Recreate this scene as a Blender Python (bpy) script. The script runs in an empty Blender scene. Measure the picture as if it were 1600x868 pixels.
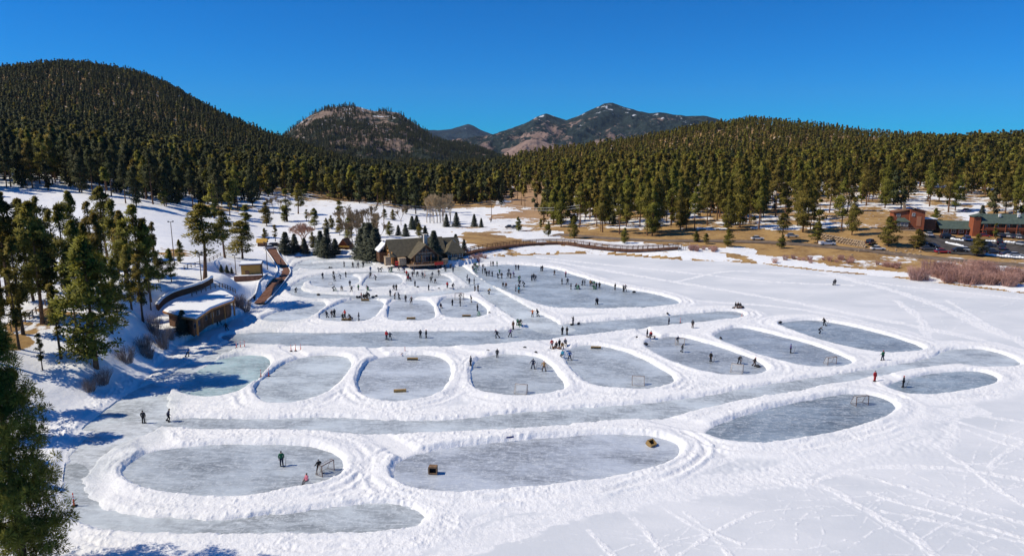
import bpy, math, random
import numpy as np
from mathutils import Vector, Matrix

random.seed(7)
RNG = np.random.default_rng(7)
SC = bpy.context.scene
COL = SC.collection
R = math.radians

# ------------------------------------------------------------------ camera model (photo is 1600 x 868)
FPX, CAMZ, YH = 1067.0, 36.0, 228.0
PITCH = math.atan((434.0 - YH) / FPX)
CP, SP = math.cos(PITCH), math.sin(PITCH)


def ray(px, py):
    a, b = (px - 800.0) / FPX, (434.0 - py) / FPX
    return np.array([a, CP + b * SP, -SP + b * CP])


def ground(px, py, z=0.0):
    d = ray(px, py)
    t = (z - CAMZ) / d[2]
    return d[0] * t, d[1] * t


def at(px, py, Y):
    d = ray(px, py)
    t = Y / d[1]
    return d[0] * t, Y, CAMZ + d[2] * t


def project(X, Y, Z):
    dz = np.asarray(Z) - CAMZ
    dep = Y * CP - dz * SP
    up = Y * SP + dz * CP
    return 800 + FPX * X / dep, 434 - FPX * up / dep


# ------------------------------------------------------------------ noise
def _hash(ix, iy, seed):
    n = (ix.astype(np.int64) * 374761393 + iy.astype(np.int64) * 668265263 + seed * 974711) & 0x7FFFFFFF
    n = ((n ^ (n >> 13)) * 1274126177) & 0x7FFFFFFF
    n = n ^ (n >> 16)
    return (n & 0xFFFF) / 65535.0


def vnoise(x, y, seed=0):
    x = np.asarray(x, float); y = np.asarray(y, float)
    ix, iy = np.floor(x), np.floor(y)
    fx, fy = x - ix, y - iy
    fx = fx * fx * (3 - 2 * fx); fy = fy * fy * (3 - 2 * fy)
    a = _hash(ix, iy, seed); b = _hash(ix + 1, iy, seed)
    c = _hash(ix, iy + 1, seed); d = _hash(ix + 1, iy + 1, seed)
    return (a + (b - a) * fx) + ((c + (d - c) * fx) - (a + (b - a) * fx)) * fy


def fbm(x, y, oct=4, seed=0, gain=0.5):
    s, a, t = 0.0, 1.0, 0.0
    for k in range(oct):
        c, q = math.cos(0.6 * k), math.sin(0.6 * k)
        s = s + a * vnoise((x * c - y * q) * 2 ** k, (x * q + y * c) * 2 ** k, seed + k * 17)
        t += a; a *= gain
    return s / t


def sstep(a, b, x):
    t = np.clip((x - a) / (b - a), 0, 1)
    return t * t * (3 - 2 * t)


# ------------------------------------------------------------------ polygons
def smooth_closed(p, n=6):
    p = np.asarray(p, float); m = len(p); out = []
    for i in range(m):
        p0, p1, p2, p3 = p[i - 1], p[i], p[(i + 1) % m], p[(i + 2) % m]
        for k in range(n):
            t = k / n
            out.append(0.5 * (2 * p1 + (p2 - p0) * t + (2 * p0 - 5 * p1 + 4 * p2 - p3) * t * t + (3 * p1 - p0 - 3 * p2 + p3) * t ** 3))
    return np.array(out)


def smooth_open(p, n=6):
    p = np.asarray(p, float); q = np.vstack([2 * p[0] - p[1], p, 2 * p[-1] - p[-2]]); out = []
    for i in range(1, len(q) - 2):
        p0, p1, p2, p3 = q[i - 1], q[i], q[i + 1], q[i + 2]
        for k in range(n):
            t = k / n
            out.append(0.5 * (2 * p1 + (p2 - p0) * t + (2 * p0 - 5 * p1 + 4 * p2 - p3) * t * t + (3 * p1 - p0 - 3 * p2 + p3) * t ** 3))
    out.append(p[-1])
    return np.array(out)


def seg_dist(x, y, pts, closed):
    d2 = np.full(x.shape, 1e18)
    n = len(pts)
    for i in range(n if closed else n - 1):
        ax, ay = pts[i][:2]; bx, by = pts[(i + 1) % n][:2]
        vx, vy = bx - ax, by - ay
        L = vx * vx + vy * vy + 1e-12
        t = np.clip(((x - ax) * vx + (y - ay) * vy) / L, 0, 1)
        d2 = np.minimum(d2, (x - ax - t * vx) ** 2 + (y - ay - t * vy) ** 2)
    return np.sqrt(d2)


def inside(x, y, pts):
    ins = np.zeros(x.shape, bool); n = len(pts)
    for i in range(n):
        ax, ay = pts[i][:2]; bx, by = pts[(i + 1) % n][:2]
        if ay == by: continue
        c = ((ay > y) != (by > y)) & (x < (bx - ax) * (y - ay) / (by - ay) + ax)
        ins ^= c
    return ins


def sdf_poly(x, y, pts):
    d = seg_dist(x, y, pts, True)
    return np.where(inside(x, y, pts), -d, d)


def local_eval(x, y, pts, pad, fn, default):
    """fn on the points within pad of the outline's box only"""
    pts = np.asarray(pts)
    m = (x > pts[:, 0].min() - pad) & (x < pts[:, 0].max() + pad) & (y > pts[:, 1].min() - pad) & (y < pts[:, 1].max() + pad)
    out = np.full(x.shape, default, float)
    if m.any():
        out[m] = fn(x[m], y[m])
    return out


# ------------------------------------------------------------------ properties
def tag(o, label=None, cat=None, group=None, kind=None):
    if label: o['label'] = label
    if cat: o['category'] = cat
    if group: o['group'] = group
    if kind: o['kind'] = kind
    return o


def empty(name, loc=(0, 0, 0), rz=0.0, label=None, cat=None, group=None, scale=1.0):
    o = bpy.data.objects.new(name, None)
    o.empty_display_size = 0.3
    COL.objects.link(o)
    o.location = loc; o.rotation_euler = (0, 0, rz); o.scale = (scale,) * 3 if not hasattr(scale, '__len__') else scale
    return tag(o, label, cat, group)


def mesh_np(name, verts, faces_flat, sizes, mat=None, smooth=False):
    me = bpy.data.meshes.new(name)
    verts = np.asarray(verts, np.float32)
    sizes = np.asarray(sizes, np.int32)
    me.vertices.add(len(verts)); me.vertices.foreach_set('co', verts.ravel())
    me.loops.add(len(faces_flat)); me.loops.foreach_set('vertex_index', np.asarray(faces_flat, np.int32).ravel())
    me.polygons.add(len(sizes))
    starts = np.zeros(len(sizes), np.int32); starts[1:] = np.cumsum(sizes)[:-1]
    me.polygons.foreach_set('loop_start', starts)
    me.polygons.foreach_set('loop_total', sizes)
    me.polygons.foreach_set('use_smooth', np.full(len(sizes), smooth))
    if mat: me.materials.append(mat)
    me.update(calc_edges=True)
    me.validate()
    return me


def link(name, me, parent=None, loc=None):
    o = bpy.data.objects.new(name, me); COL.objects.link(o)
    if parent: o.parent = parent
    if loc is not None: o.location = loc
    return o


def copy_tree(o, parent=None):
    c = o.copy(); COL.objects.link(c); c.parent = parent
    for ch in o.children: copy_tree(ch, c)
    return c


class MB:
    def __init__(s): s.v = []; s.f = []
    def add(s, vs, fs):
        n = len(s.v); s.v += [tuple(map(float, p)) for p in vs]; s.f += [tuple(i + n for i in f) for f in fs]; return s
    def box(s, c, d, rz=0.0, tilt=None):
        hx, hy, hz = d[0] / 2, d[1] / 2, d[2] / 2
        vs = [Vector((x, y, z)) for z in (-hz, hz) for x, y in ((-hx, -hy), (hx, -hy), (hx, hy), (-hx, hy))]
        M = Matrix.Rotation(rz, 3, 'Z')
        if tilt: M = M @ Matrix.Rotation(tilt[1], 3, tilt[0])
        return s.add([M @ v + Vector(c) for v in vs], [(3, 2, 1, 0), (4, 5, 6, 7), (0, 1, 5, 4), (1, 2, 6, 5), (2, 3, 7, 6), (3, 0, 4, 7)])
    def prism(s, poly, z0, z1, top=None):
        n = len(poly); top = top or poly
        vs = [(p[0], p[1], z0) for p in poly] + [(p[0], p[1], z1) for p in top]
        return s.add(vs, [tuple(reversed(range(n))), tuple(range(n, 2 * n))] + [(i, (i + 1) % n, n + (i + 1) % n, n + i) for i in range(n)])
    def extr(s, prof, y0, y1, axis='y'):
        """profile of (a, z) pushed along y (axis y) or x (axis x)"""
        n = len(prof)
        if axis == 'y': vs = [(a, y0, z) for a, z in prof] + [(a, y1, z) for a, z in prof]
        else: vs = [(y0, a, z) for a, z in prof] + [(y1, a, z) for a, z in prof]
        return s.add(vs, [tuple(reversed(range(n))), tuple(range(n, 2 * n))] + [(i, (i + 1) % n, n + (i + 1) % n, n + i) for i in range(n)])
    def slab(s, p, th):
        """thin solid from 4 (or 3) corner points, thickness along the normal"""
        P = [Vector(q) for q in p]; nrm = (P[1] - P[0]).cross(P[-1] - P[0]).normalized()
        if nrm.z < 0: P.reverse(); nrm = -nrm
        n = len(P)
        return s.add([q - nrm * th for q in P] + P, [tuple(reversed(range(n))), tuple(range(n, 2 * n))] + [(i, (i + 1) % n, n + (i + 1) % n, n + i) for i in range(n)])
    def tube(s, pts, rad, n=6):
        pts = [Vector(p) for p in pts]
        if not hasattr(rad, '__len__'): rad = [rad] * len(pts)
        vs = []
        for i, p in enumerate(pts):
            d = (pts[min(i + 1, len(pts) - 1)] - pts[max(i - 1, 0)]).normalized()
            u = d.cross(Vector((0.31, 0.95, 0.05)));
            if u.length < 1e-3: u = d.cross(Vector((1, 0, 0)))
            u.normalize(); w = d.cross(u)
            vs += [p + (u * math.cos(2 * math.pi * k / n) + w * math.sin(2 * math.pi * k / n)) * rad[i] for k in range(n)]
        fs = [(i * n + k, i * n + (k + 1) % n, (i + 1) * n + (k + 1) % n, (i + 1) * n + k) for i in range(len(pts) - 1) for k in range(n)]
        fs += [tuple(reversed(range(n))), tuple(range((len(pts) - 1) * n, len(pts) * n))]
        return s.add(vs, fs)
    def ball(s, c, r, nu=8, nv=5):
        r = r if hasattr(r, '__len__') else (r, r, r)
        vs = [(c[0], c[1], c[2] - r[2])]
        for j in range(1, nv):
            t = -math.pi / 2 + math.pi * j / nv
            vs += [(c[0] + r[0] * math.cos(t) * math.cos(2 * math.pi * k / nu), c[1] + r[1] * math.cos(t) * math.sin(2 * math.pi * k / nu), c[2] + r[2] * math.sin(t)) for k in range(nu)]
        vs.append((c[0], c[1], c[2] + r[2])); L = len(vs) - 1
        fs = [(0, 1 + (k + 1) % nu, 1 + k) for k in range(nu)]
        for j in range(nv - 2):
            a = 1 + j * nu
            fs += [(a + k, a + (k + 1) % nu, a + nu + (k + 1) % nu, a + nu + k) for k in range(nu)]
        a = 1 + (nv - 2) * nu
        fs += [(a + k, a + (k + 1) % nu, L) for k in range(nu)]
        return s.add(vs, fs)
    def mesh(s, name, mat, smooth=False):
        flat = [i for f in s.f for i in f]
        return mesh_np(name, np.array(s.v), flat, [len(f) for f in s.f], mat, smooth)
    def build(s, name, mat, parent=None, smooth=False, loc=None):
        return link(name, s.mesh(name, mat, smooth), parent, loc)


# ------------------------------------------------------------------ materials
def mat(name, col, rough=0.8, spec=0.3, var=0.0, vscale=1.0, bump=0.0, bscale=8.0, metal=0.0, objcol=False, obrand=0.0, col2=None, stretch=None, trans=0.0):
    m = bpy.data.materials.new(name); m.use_nodes = True
    nt = m.node_tree; N = nt.nodes; L = nt.links
    b = N['Principled BSDF']; b.inputs['Roughness'].default_value = rough
    b.inputs['Specular IOR Level'].default_value = spec; b.inputs['Metallic'].default_value = metal
    src = None
    if objcol:
        oi = N.new('ShaderNodeObjectInfo'); src = oi.outputs['Color']
    else:
        rg = N.new('ShaderNodeRGB'); rg.outputs[0].default_value = (*col, 1); src = rg.outputs[0]
    tc = N.new('ShaderNodeTexCoord'); mp = N.new('ShaderNodeMapping'); L.new(tc.outputs['Object'], mp.inputs[0])
    if stretch: mp.inputs['Scale'].default_value = stretch
    if var or col2:
        nz = N.new('ShaderNodeTexNoise'); nz.inputs['Scale'].default_value = vscale; nz.inputs['Detail'].default_value = 6
        L.new(mp.outputs[0], nz.inputs['Vector'])
        mx = N.new('ShaderNodeMix'); mx.data_type = 'RGBA'
        rr = N.new('ShaderNodeMapRange'); rr.inputs['From Min'].default_value = 0.35; rr.inputs['From Max'].default_value = 0.65
        L.new(nz.outputs['Fac'], rr.inputs['Value']); L.new(rr.outputs[0], mx.inputs[0])
        if col2: L.new(src, mx.inputs[6]); mx.inputs[7].default_value = (*col2, 1)
        else:
            for k, s in ((6, 1 - var), (7, 1 + var)):
                vm = N.new('ShaderNodeVectorMath'); vm.operation = 'SCALE'; L.new(src, vm.inputs[0]); vm.inputs['Scale'].default_value = s
                L.new(vm.outputs[0], mx.inputs[k])
        src = mx.outputs[2]
    if obrand:
        oi = N.new('ShaderNodeObjectInfo'); hs = N.new('ShaderNodeHueSaturation')
        mr = N.new('ShaderNodeMapRange'); mr.inputs['To Min'].default_value = 1 - obrand; mr.inputs['To Max'].default_value = 1 + obrand
        L.new(oi.outputs['Random'], mr.inputs['Value']); L.new(mr.outputs[0], hs.inputs['Value'])
        mh = N.new('ShaderNodeMath'); mh.operation = 'MULTIPLY'; mh.inputs[1].default_value = 7.31
        fr = N.new('ShaderNodeMath'); fr.operation = 'FRACT'; L.new(oi.outputs['Random'], mh.inputs[0]); L.new(mh.outputs[0], fr.inputs[0])
        m2 = N.new('ShaderNodeMapRange'); m2.inputs['To Min'].default_value = 0.47; m2.inputs['To Max'].default_value = 0.53
        L.new(fr.outputs[0], m2.inputs['Value']); L.new(m2.outputs[0], hs.inputs['Hue'])
        L.new(src, hs.inputs['Color']); src = hs.outputs[0]
    L.new(src, b.inputs['Base Color'])
    if bump:
        nz = N.new('ShaderNodeTexNoise'); nz.inputs['Scale'].default_value = bscale; nz.inputs['Detail'].default_value = 5
        L.new(mp.outputs[0], nz.inputs['Vector'])
        bp = N.new('ShaderNodeBump'); bp.inputs['Strength'].default_value = bump; bp.inputs['Distance'].default_value = 0.1
        L.new(nz.outputs['Fac'], bp.inputs['Height']); L.new(bp.outputs[0], b.inputs['Normal'])
    if trans:
        tr = N.new('ShaderNodeBsdfTranslucent'); L.new(src, tr.inputs['Color'])
        ms = N.new('ShaderNodeMixShader'); ms.inputs[0].default_value = trans
        L.new(b.outputs[0], ms.inputs[1]); L.new(tr.outputs[0], ms.inputs[2]); L.new(ms.outputs[0], N['Material Output'].inputs[0])
    return m
# ------------------------------------------------------------------ the ice: outlines in photo pixels, laid on the lake plane
ICE = [  # name, label, bank height (m), colour, outline
 ('ice_rink', 'front left oval rink, grey scratched ice', .62, (0.358, 0.400, 0.437), [(197,738),(215,718),(250,704),(320,697),(400,695),(470,697),(510,706),(531,722),(529,738),(500,751),(440,765),(400,772),(330,773),(270,768),(222,756)]),
 ('ice_rink', 'long front rink right of the bottom oval', .62, (0.359, 0.396, 0.452), [(618,736),(632,718),(700,701),(800,690),(900,682),(960,679),(1020,683),(1050,692),(1058,704),(1040,719),(990,736),(900,751),(800,761),(720,767),(660,762),(628,750)]),
 ('skating_lane', 'wide curved lane of ice along the bottom edge', .45, (0.409, 0.451, 0.479), [(103,742),(112,726),(130,735),(132,768),(162,794),(230,808),(330,812),(420,805),(500,795),(560,789),(620,789),(654,799),(660,811),(640,821),(560,829),(400,831),(250,831),(160,822),(118,806),(102,780)]),
 ('ice_rink', 'dark blue rink at right of the lower lane', .55, (0.210, 0.261, 0.317), [(1110,672),(1150,655),(1200,640),(1260,627),(1320,617),(1360,618),(1388,628),(1393,640),(1372,652),(1320,668),(1250,683),(1190,691),(1145,689),(1115,681)]),
 ('ice_rink', 'smallest dark rink at the far right', .45, (0.247, 0.307, 0.363), [(1392,602),(1420,592),(1470,583),(1520,580),(1548,586),(1553,595),(1530,603),(1480,612),(1430,615),(1405,610)]),
 ('skating_lane', 'lower skating lane ending in a small loop', .40, (0.428, 0.474, 0.507), [(245,661),(300,653),(400,655),(500,652),(600,656),(700,656),(800,646),(900,638),(1000,631),(1100,619),(1200,601),(1300,586),(1400,570),(1455,559),(1480,548),(1525,545),(1565,553),(1590,565),(1582,572),(1540,573),(1490,569),(1440,574),(1400,581),(1300,600),(1200,618),(1100,637),(1040,652),(1000,654),(900,661),(800,670),(700,675),(600,677),(500,674),(400,671),(300,669)]),
 ('skating_lane', 'broad upper skating lane across the middle', .45, (0.326, 0.377, 0.423), [(352,524),(420,519),(520,520),(600,518),(700,517),(780,516),(845,509),(900,505),(1000,497),(1080,490),(1135,486),(1160,490),(1150,497),(1080,504),(1000,513),(900,525),(820,533),(740,539),(640,542),(540,543),(440,539),(365,535)]),
 ('skating_lane', 'pale diagonal lane running to the lodge', .45, (0.496, 0.543, 0.561), [(850,520),(800,494),(765,470),(738,448),(714,430),(692,416),(714,412),(728,420),(748,434),(775,451),(805,469),(840,489),(878,508),(895,516)]),
 ('skating_lane', 'thin lane above the second row of small rinks', .40, (0.474, 0.521, 0.553), [(452,455),(458,446),(480,434),(520,427),(580,424),(640,424),(690,421),(712,424),(690,428),(640,430),(600,427),(520,432),(484,438),(470,448),(478,456),(520,460),(600,461),(680,456),(740,448),(752,454),(700,461),(640,467),(560,467),(490,466),(462,462)]),
 ('skating_lane', 'thin lane looping round the farthest rink', .35, (0.532, 0.578, 0.606), [(455,424),(468,411),(500,404),(560,402),(610,405),(650,412),(690,419),(660,421),(620,413),(590,408),(540,406),(500,408),(475,413),(464,422)]),
 ('ice_rink', 'farthest flat oval rink below the spruces', .40, (0.509, 0.555, 0.583), [(472,416),(488,411),(530,408.5),(570,410),(582,414),(560,419),(520,421),(480,420)]),
 ('ice_rink', 'small rink at left of the first short row', .50, (0.476, 0.522, 0.568), [(487,441),(495,434),(515,430),(540,429),(556,433),(560,440),(548,446),(520,450),(495,447)]),
 ('ice_rink', 'small rink in the middle of the first short row', .50, (0.476, 0.522, 0.568), [(569,443),(576,434),(590,429.5),(618,430),(627,438),(620,446),(592,449),(573,448)]),
 ('ice_rink', 'small rink at right of the first short row', .45, (0.452, 0.498, 0.535), [(636,439),(645,432),(660,428.5),(690,430),(704,438),(698,444),(670,448),(645,446)]),
 ('ice_rink', 'slanted grey rink left in the second row', .55, (0.475, 0.521, 0.558), [(413,498),(440,485),(470,474),(498,471),(508,477),(492,490),(470,500),(430,503)]),
 ('ice_rink', 'busy slanted rink in the second row', .60, (0.429, 0.476, 0.522), [(503,491),(530,475),(555,468),(588,469),(598,476),(590,488),(575,499),(540,503),(508,500)]),
 ('ice_rink', 'square rink with a board in the second row', .55, (0.441, 0.487, 0.534), [(608,490),(612,477),(625,469),(660,469),(673,475),(678,488),(672,499),(640,502),(612,499)]),
 ('ice_rink', 'small rink with a goal frame in the second row', .55, (0.394, 0.441, 0.487), [(687,478),(695,467),(720,464.5),(741,470),(758,483),(755,493),(730,497),(698,494)]),
 ('ice_rink', 'teal rink half in tree shade at left', .50, (0.333, 0.444, 0.458), [(283,606),(300,590),(320,575),(345,562),(380,556),(410,557),(420,567),(412,580),(395,597),(370,612),(330,618),(295,615)]),
 ('ice_rink', 'pale grey rink right of the teal one', .60, (0.452, 0.503, 0.531), [(403,606),(430,580),(455,565),(490,557),(530,557),(546,566),(540,582),(520,604),(490,621),(450,630),(417,627)]),
 ('ice_rink', 'grey rink with two tan boards', .65, (0.417, 0.459, 0.505), [(563,601),(570,575),(585,563),(620,556.5),(670,556),(695,565),(701,585),(690,606),(670,620),(620,628),(578,619)]),
 ('ice_rink', 'grey rink with a white net at its near edge', .60, (0.346, 0.388, 0.425), [(740,581),(745,567),(765,557),(800,554),(840,560),(860,575),(878,600),(870,611),(820,619),(770,615),(744,603)]),
 ('ice_rink', 'rounded grey rink with a net, centre right', .55, (0.371, 0.417, 0.459), [(886,557),(895,545),(920,540),(960,546),(1000,560),(1030,577),(1049,592),(1035,602),(1000,607),(950,605),(918,595),(895,574)]),
 ('ice_rink', 'long slanted rink with three skaters and a net', .55, (0.313, 0.355, 0.406), [(1013,540),(1030,530),(1060,527),(1100,536),(1150,552),(1185,567),(1193,577),(1175,584),(1140,586),(1090,578),(1040,559)]),
 ('ice_rink', 'long slanted blue grey rink, one skater', .50, (0.256, 0.303, 0.363), [(1120,525),(1135,516),(1160,513),(1210,524),(1270,540),(1320,560),(1326,568),(1300,572),(1250,570),(1190,554),(1138,536)]),
 ('ice_rink', 'narrow slanted blue rink farthest right', .50, (0.235, 0.290, 0.351), [(1221,508),(1240,502.5),(1280,502),(1340,513),(1400,529),(1437,543),(1430,548),(1380,550),(1310,538),(1250,520)]),
 ('ice_pond', 'big blue grey pond full of skaters, right of the lodge', .55, (0.315, 0.371, 0.422), [(741,423),(760,416),(800,413.5),(860,419),(900,431),(960,448),(1020,459),(1056,470),(1050,477),(1000,481),(900,482),(850,477),(800,459),(763,441)]),
 ('ice_patch', 'grey swept ice beside the shore below the hut', .30, (0.520, 0.567, 0.595), [(150,640),(200,615),(255,590),(300,565),(335,548),(352,537),(372,530),(385,536),(350,553),(310,578),(285,598),(262,615),(262,640),(255,662),(190,668),(140,672),(128,660)]),
 ('ice_patch', 'pale worn ice linking the bottom lane with the shore', .12, (0.554, 0.591, 0.619), [(99,748),(110,716),(130,690),(160,666),(205,660),(250,662),(238,674),(192,692),(154,714),(136,742),(118,752)]),
]
CONNECT = [  # trodden gaps through the banks: pixel polyline, half width m
 ([(560,668),(595,684),(640,712)], 1.3), ([(1000,648),(1060,662),(1120,676)], 1.6), ([(575,538),(590,552),(605,562)], 1.0), ([(690,540),(725,552),(770,560)], 1.0),
 ([(1380,585),(1395,592),(1410,600)], 1.2), ([(835,525),(870,540),(900,548)], 1.2), ([(1000,510),(1010,520),(1030,532)], 1.2), ([(240,670),(238,690),(255,705)], 1.6),
 ([(445,543),(462,552),(475,560)], .9), ([(628,457),(620,466),(610,478)], .8), ([(104,742),(112,735),(125,700),(150,668)], 3.0), ([(106,735),(113,752),(126,772)], 3.0), ([(640,448),(632,440),(628,434)], .7)]

ICE_G = [np.array([ground(*p) for p in smooth_closed(o[4], 5)]) for o in ICE]
CON_G = [(np.array([ground(*p) for p in smooth_open(c, 5)]), w) for c, w in CONNECT]

LAKE_PX = [(52,905),(88,845),(96,770),(112,690),(165,640),(222,600),(260,562),(285,537),(330,514),(375,494),(402,478),(425,452),(448,424),(462,404),(500,398),(560,400),(600,412),(700,416),(738,412),(760,404),(850,399),(950,399),(1060,407),(1170,412),(1280,424),(1420,437),(1520,450),(1620,462),(1900,500)]
LAKE = np.array([ground(*p) for p in smooth_open(LAKE_PX, 4)] + [(500, 90), (500, -40), (-44, -40)])

CTRL = [  # land heights: photo pixel of the bare ground and its distance
 (60,860,62),(0,760,72),(-200,700,75),(70,590,94),(0,560,95),(-200,540,95),(0,500,108),(65,505,108),(150,570,98),(210,510,112),(240,480,125),(320,437,150),(255,425,155),(330,405,175),(425,410,200),(415,385,235),(380,405,200),(440,390,225),
 (300,380,210),(200,400,175),(100,400,170),(0,400,170),(-200,400,170),(200,340,240),(60,330,240),(-200,320,240),(420,350,290),(300,320,300),(500,350,290),(600,360,280),(420,305,370),(500,315,370),(600,325,360),(660,340,340),(700,345,325),(560,380,245),(640,380,240),(740,365,270),(800,355,300),(850,375,250),(950,378,245),(1050,384,234),(720,345,328),(800,340,345),
 (0,300,260),(150,290,300),(300,295,380),(420,290,420),(550,303,440),(640,315,430),(100,200,650),(250,220,700),(400,250,700),(550,285,620),(-250,230,600),
 (-250,135,1000),(0,117,1050),(100,107,1100),(180,112,1150),(260,137,1150),(330,177,1150),(400,208,1150),(450,225,1150),(550,258,1100),(650,268,1000),
 (820,347,330),(1000,372,255),(1200,380,240),(1340,392,225),(1400,396,220),(1500,400,212),(1600,404,207),(1480,378,237),(1600,378,235),(1420,362,250),(1750,400,205),
 (850,320,420),(850,300,500),(900,270,700),(900,238,1000),(800,255,1000),(760,264,1000),(1000,224,1000),(1100,204,1000),(1160,197,1000),(1210,206,950),(1300,220,900),(1370,233,850),(1450,233,780),(1600,230,700),(1800,225,650),
 (1000,300,420),(1100,280,500),(1200,330,320),(1300,300,400),(1300,260,600),(1450,300,380),(1450,260,550),(1600,330,300),(1600,280,450),(1800,300,400),(1100,340,300),(1000,345,300),(900,340,330),(1100,240,800),(1000,260,750),(1300,235,800),(1400,330,300),(1520,340,290),
 (0,170,1600),(200,165,1600),(400,232,1600),(640,278,1600),(900,262,1600),(1100,232,1600),(1300,240,1600),(1600,240,1500)]
_c = np.array([at(*c) for c in CTRL])
_cu, _cv, _ct = _c[:, 0] / _c[:, 1], np.log(_c[:, 1]) * 0.7, (_c[:, 2] - CAMZ) / _c[:, 1]


def _U(r2):
    return 0.5 * r2 * np.log(r2 + 1e-12)


_n = len(_cu)
_K = _U((_cu[:, None] - _cu) ** 2 + (_cv[:, None] - _cv) ** 2) + np.eye(_n) * 2e-4
_P = np.c_[np.ones(_n), _cu, _cv]
_A = np.block([[_K, _P], [_P.T, np.zeros((3, 3))]])
_W = np.linalg.solve(_A, np.r_[_ct, 0, 0, 0])


def tps(X, Y):
    u = (X / Y).ravel(); v = (np.log(Y) * 0.7).ravel(); out = np.empty(u.shape)
    for i in range(0, len(u), 40000):
        a, b = u[i:i + 40000], v[i:i + 40000]
        out[i:i + 40000] = _U((a[:, None] - _cu) ** 2 + (b[:, None] - _cv) ** 2) @ _W[:_n] + _W[_n] + _W[_n + 1] * a + _W[_n + 2] * b
    return (out.reshape(X.shape)) * Y + CAMZ


PADS = []  # levelled building and parking ground: (x, y, radius, z)


def land_z(X, Y, s):
    """height of the land, s = metres outside the lake's edge"""
    Yc = np.maximum(Y, 40.0)
    z = tps(X / Y * Yc, Yc)
    z = np.maximum(z, 0.35 + 0 * z) * (s > 0) + 0.0
    far = sstep(250, 600, Y)
    z = z + (fbm(X / 14, Y / 14, 4, 3) - .5) * (0.7 + 3.5 * far) + (fbm(X / 60, Y / 60, 3, 5) - .5) * 9 * far
    z = z * sstep(0, 9, s) + 0.1
    for (x, y, r, zz) in PADS:
        w = 1 - sstep(r, r + 6, np.hypot(X - x, Y - y))
        z = z * (1 - w) + zz * w
    return z


def shore_dist(X, Y):
    return sdf_poly(X, Y, LAKE)


def ground_z(x, y):
    """height of the ground at one point (bare land, or the lake's plane)"""
    X, Y = np.array([float(x)]), np.array([float(y)])
    s = shore_dist(X, Y)
    return float(land_z(X, Y, s)[0]) if s[0] > 0 else 0.0


_BB = [(g[:, 0].min() - 5, g[:, 0].max() + 5, g[:, 1].min() - 5, g[:, 1].max() + 5) for g in ICE_G]


def ice_dist(x, y):
    """signed distance from one point to the nearest ice (5 when farther)"""
    d = 5.0
    for g, (a, b, c, e) in zip(ICE_G, _BB):
        if a < x < b and c < y < e: d = min(d, float(sdf_poly(np.array([x]), np.array([y]), g)[0]))
    return d


def hit(px, py):
    """where the ray through a photo pixel meets the ground"""
    d = ray(px, py)
    ys = np.concatenate([np.arange(45, 330, 1.0), np.arange(330, 1500, 4.0)])
    X, Z = d[0] / d[1] * ys, CAMZ + d[2] / d[1] * ys
    s = shore_dist(X, ys)
    g = np.where(s > 0, land_z(X, ys, s), 0.0)
    k = np.nonzero(Z <= g)[0]
    if len(k) == 0: return at(px, py, 400)
    k = k[0]
    if k:
        a, b = Z[k - 1] - g[k - 1], Z[k] - g[k]
        y = ys[k - 1] + (ys[k] - ys[k - 1]) * a / (a - b)
    else: y = ys[0]
    x = d[0] / d[1] * y
    return x, y, ground_z(x, y)


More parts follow.
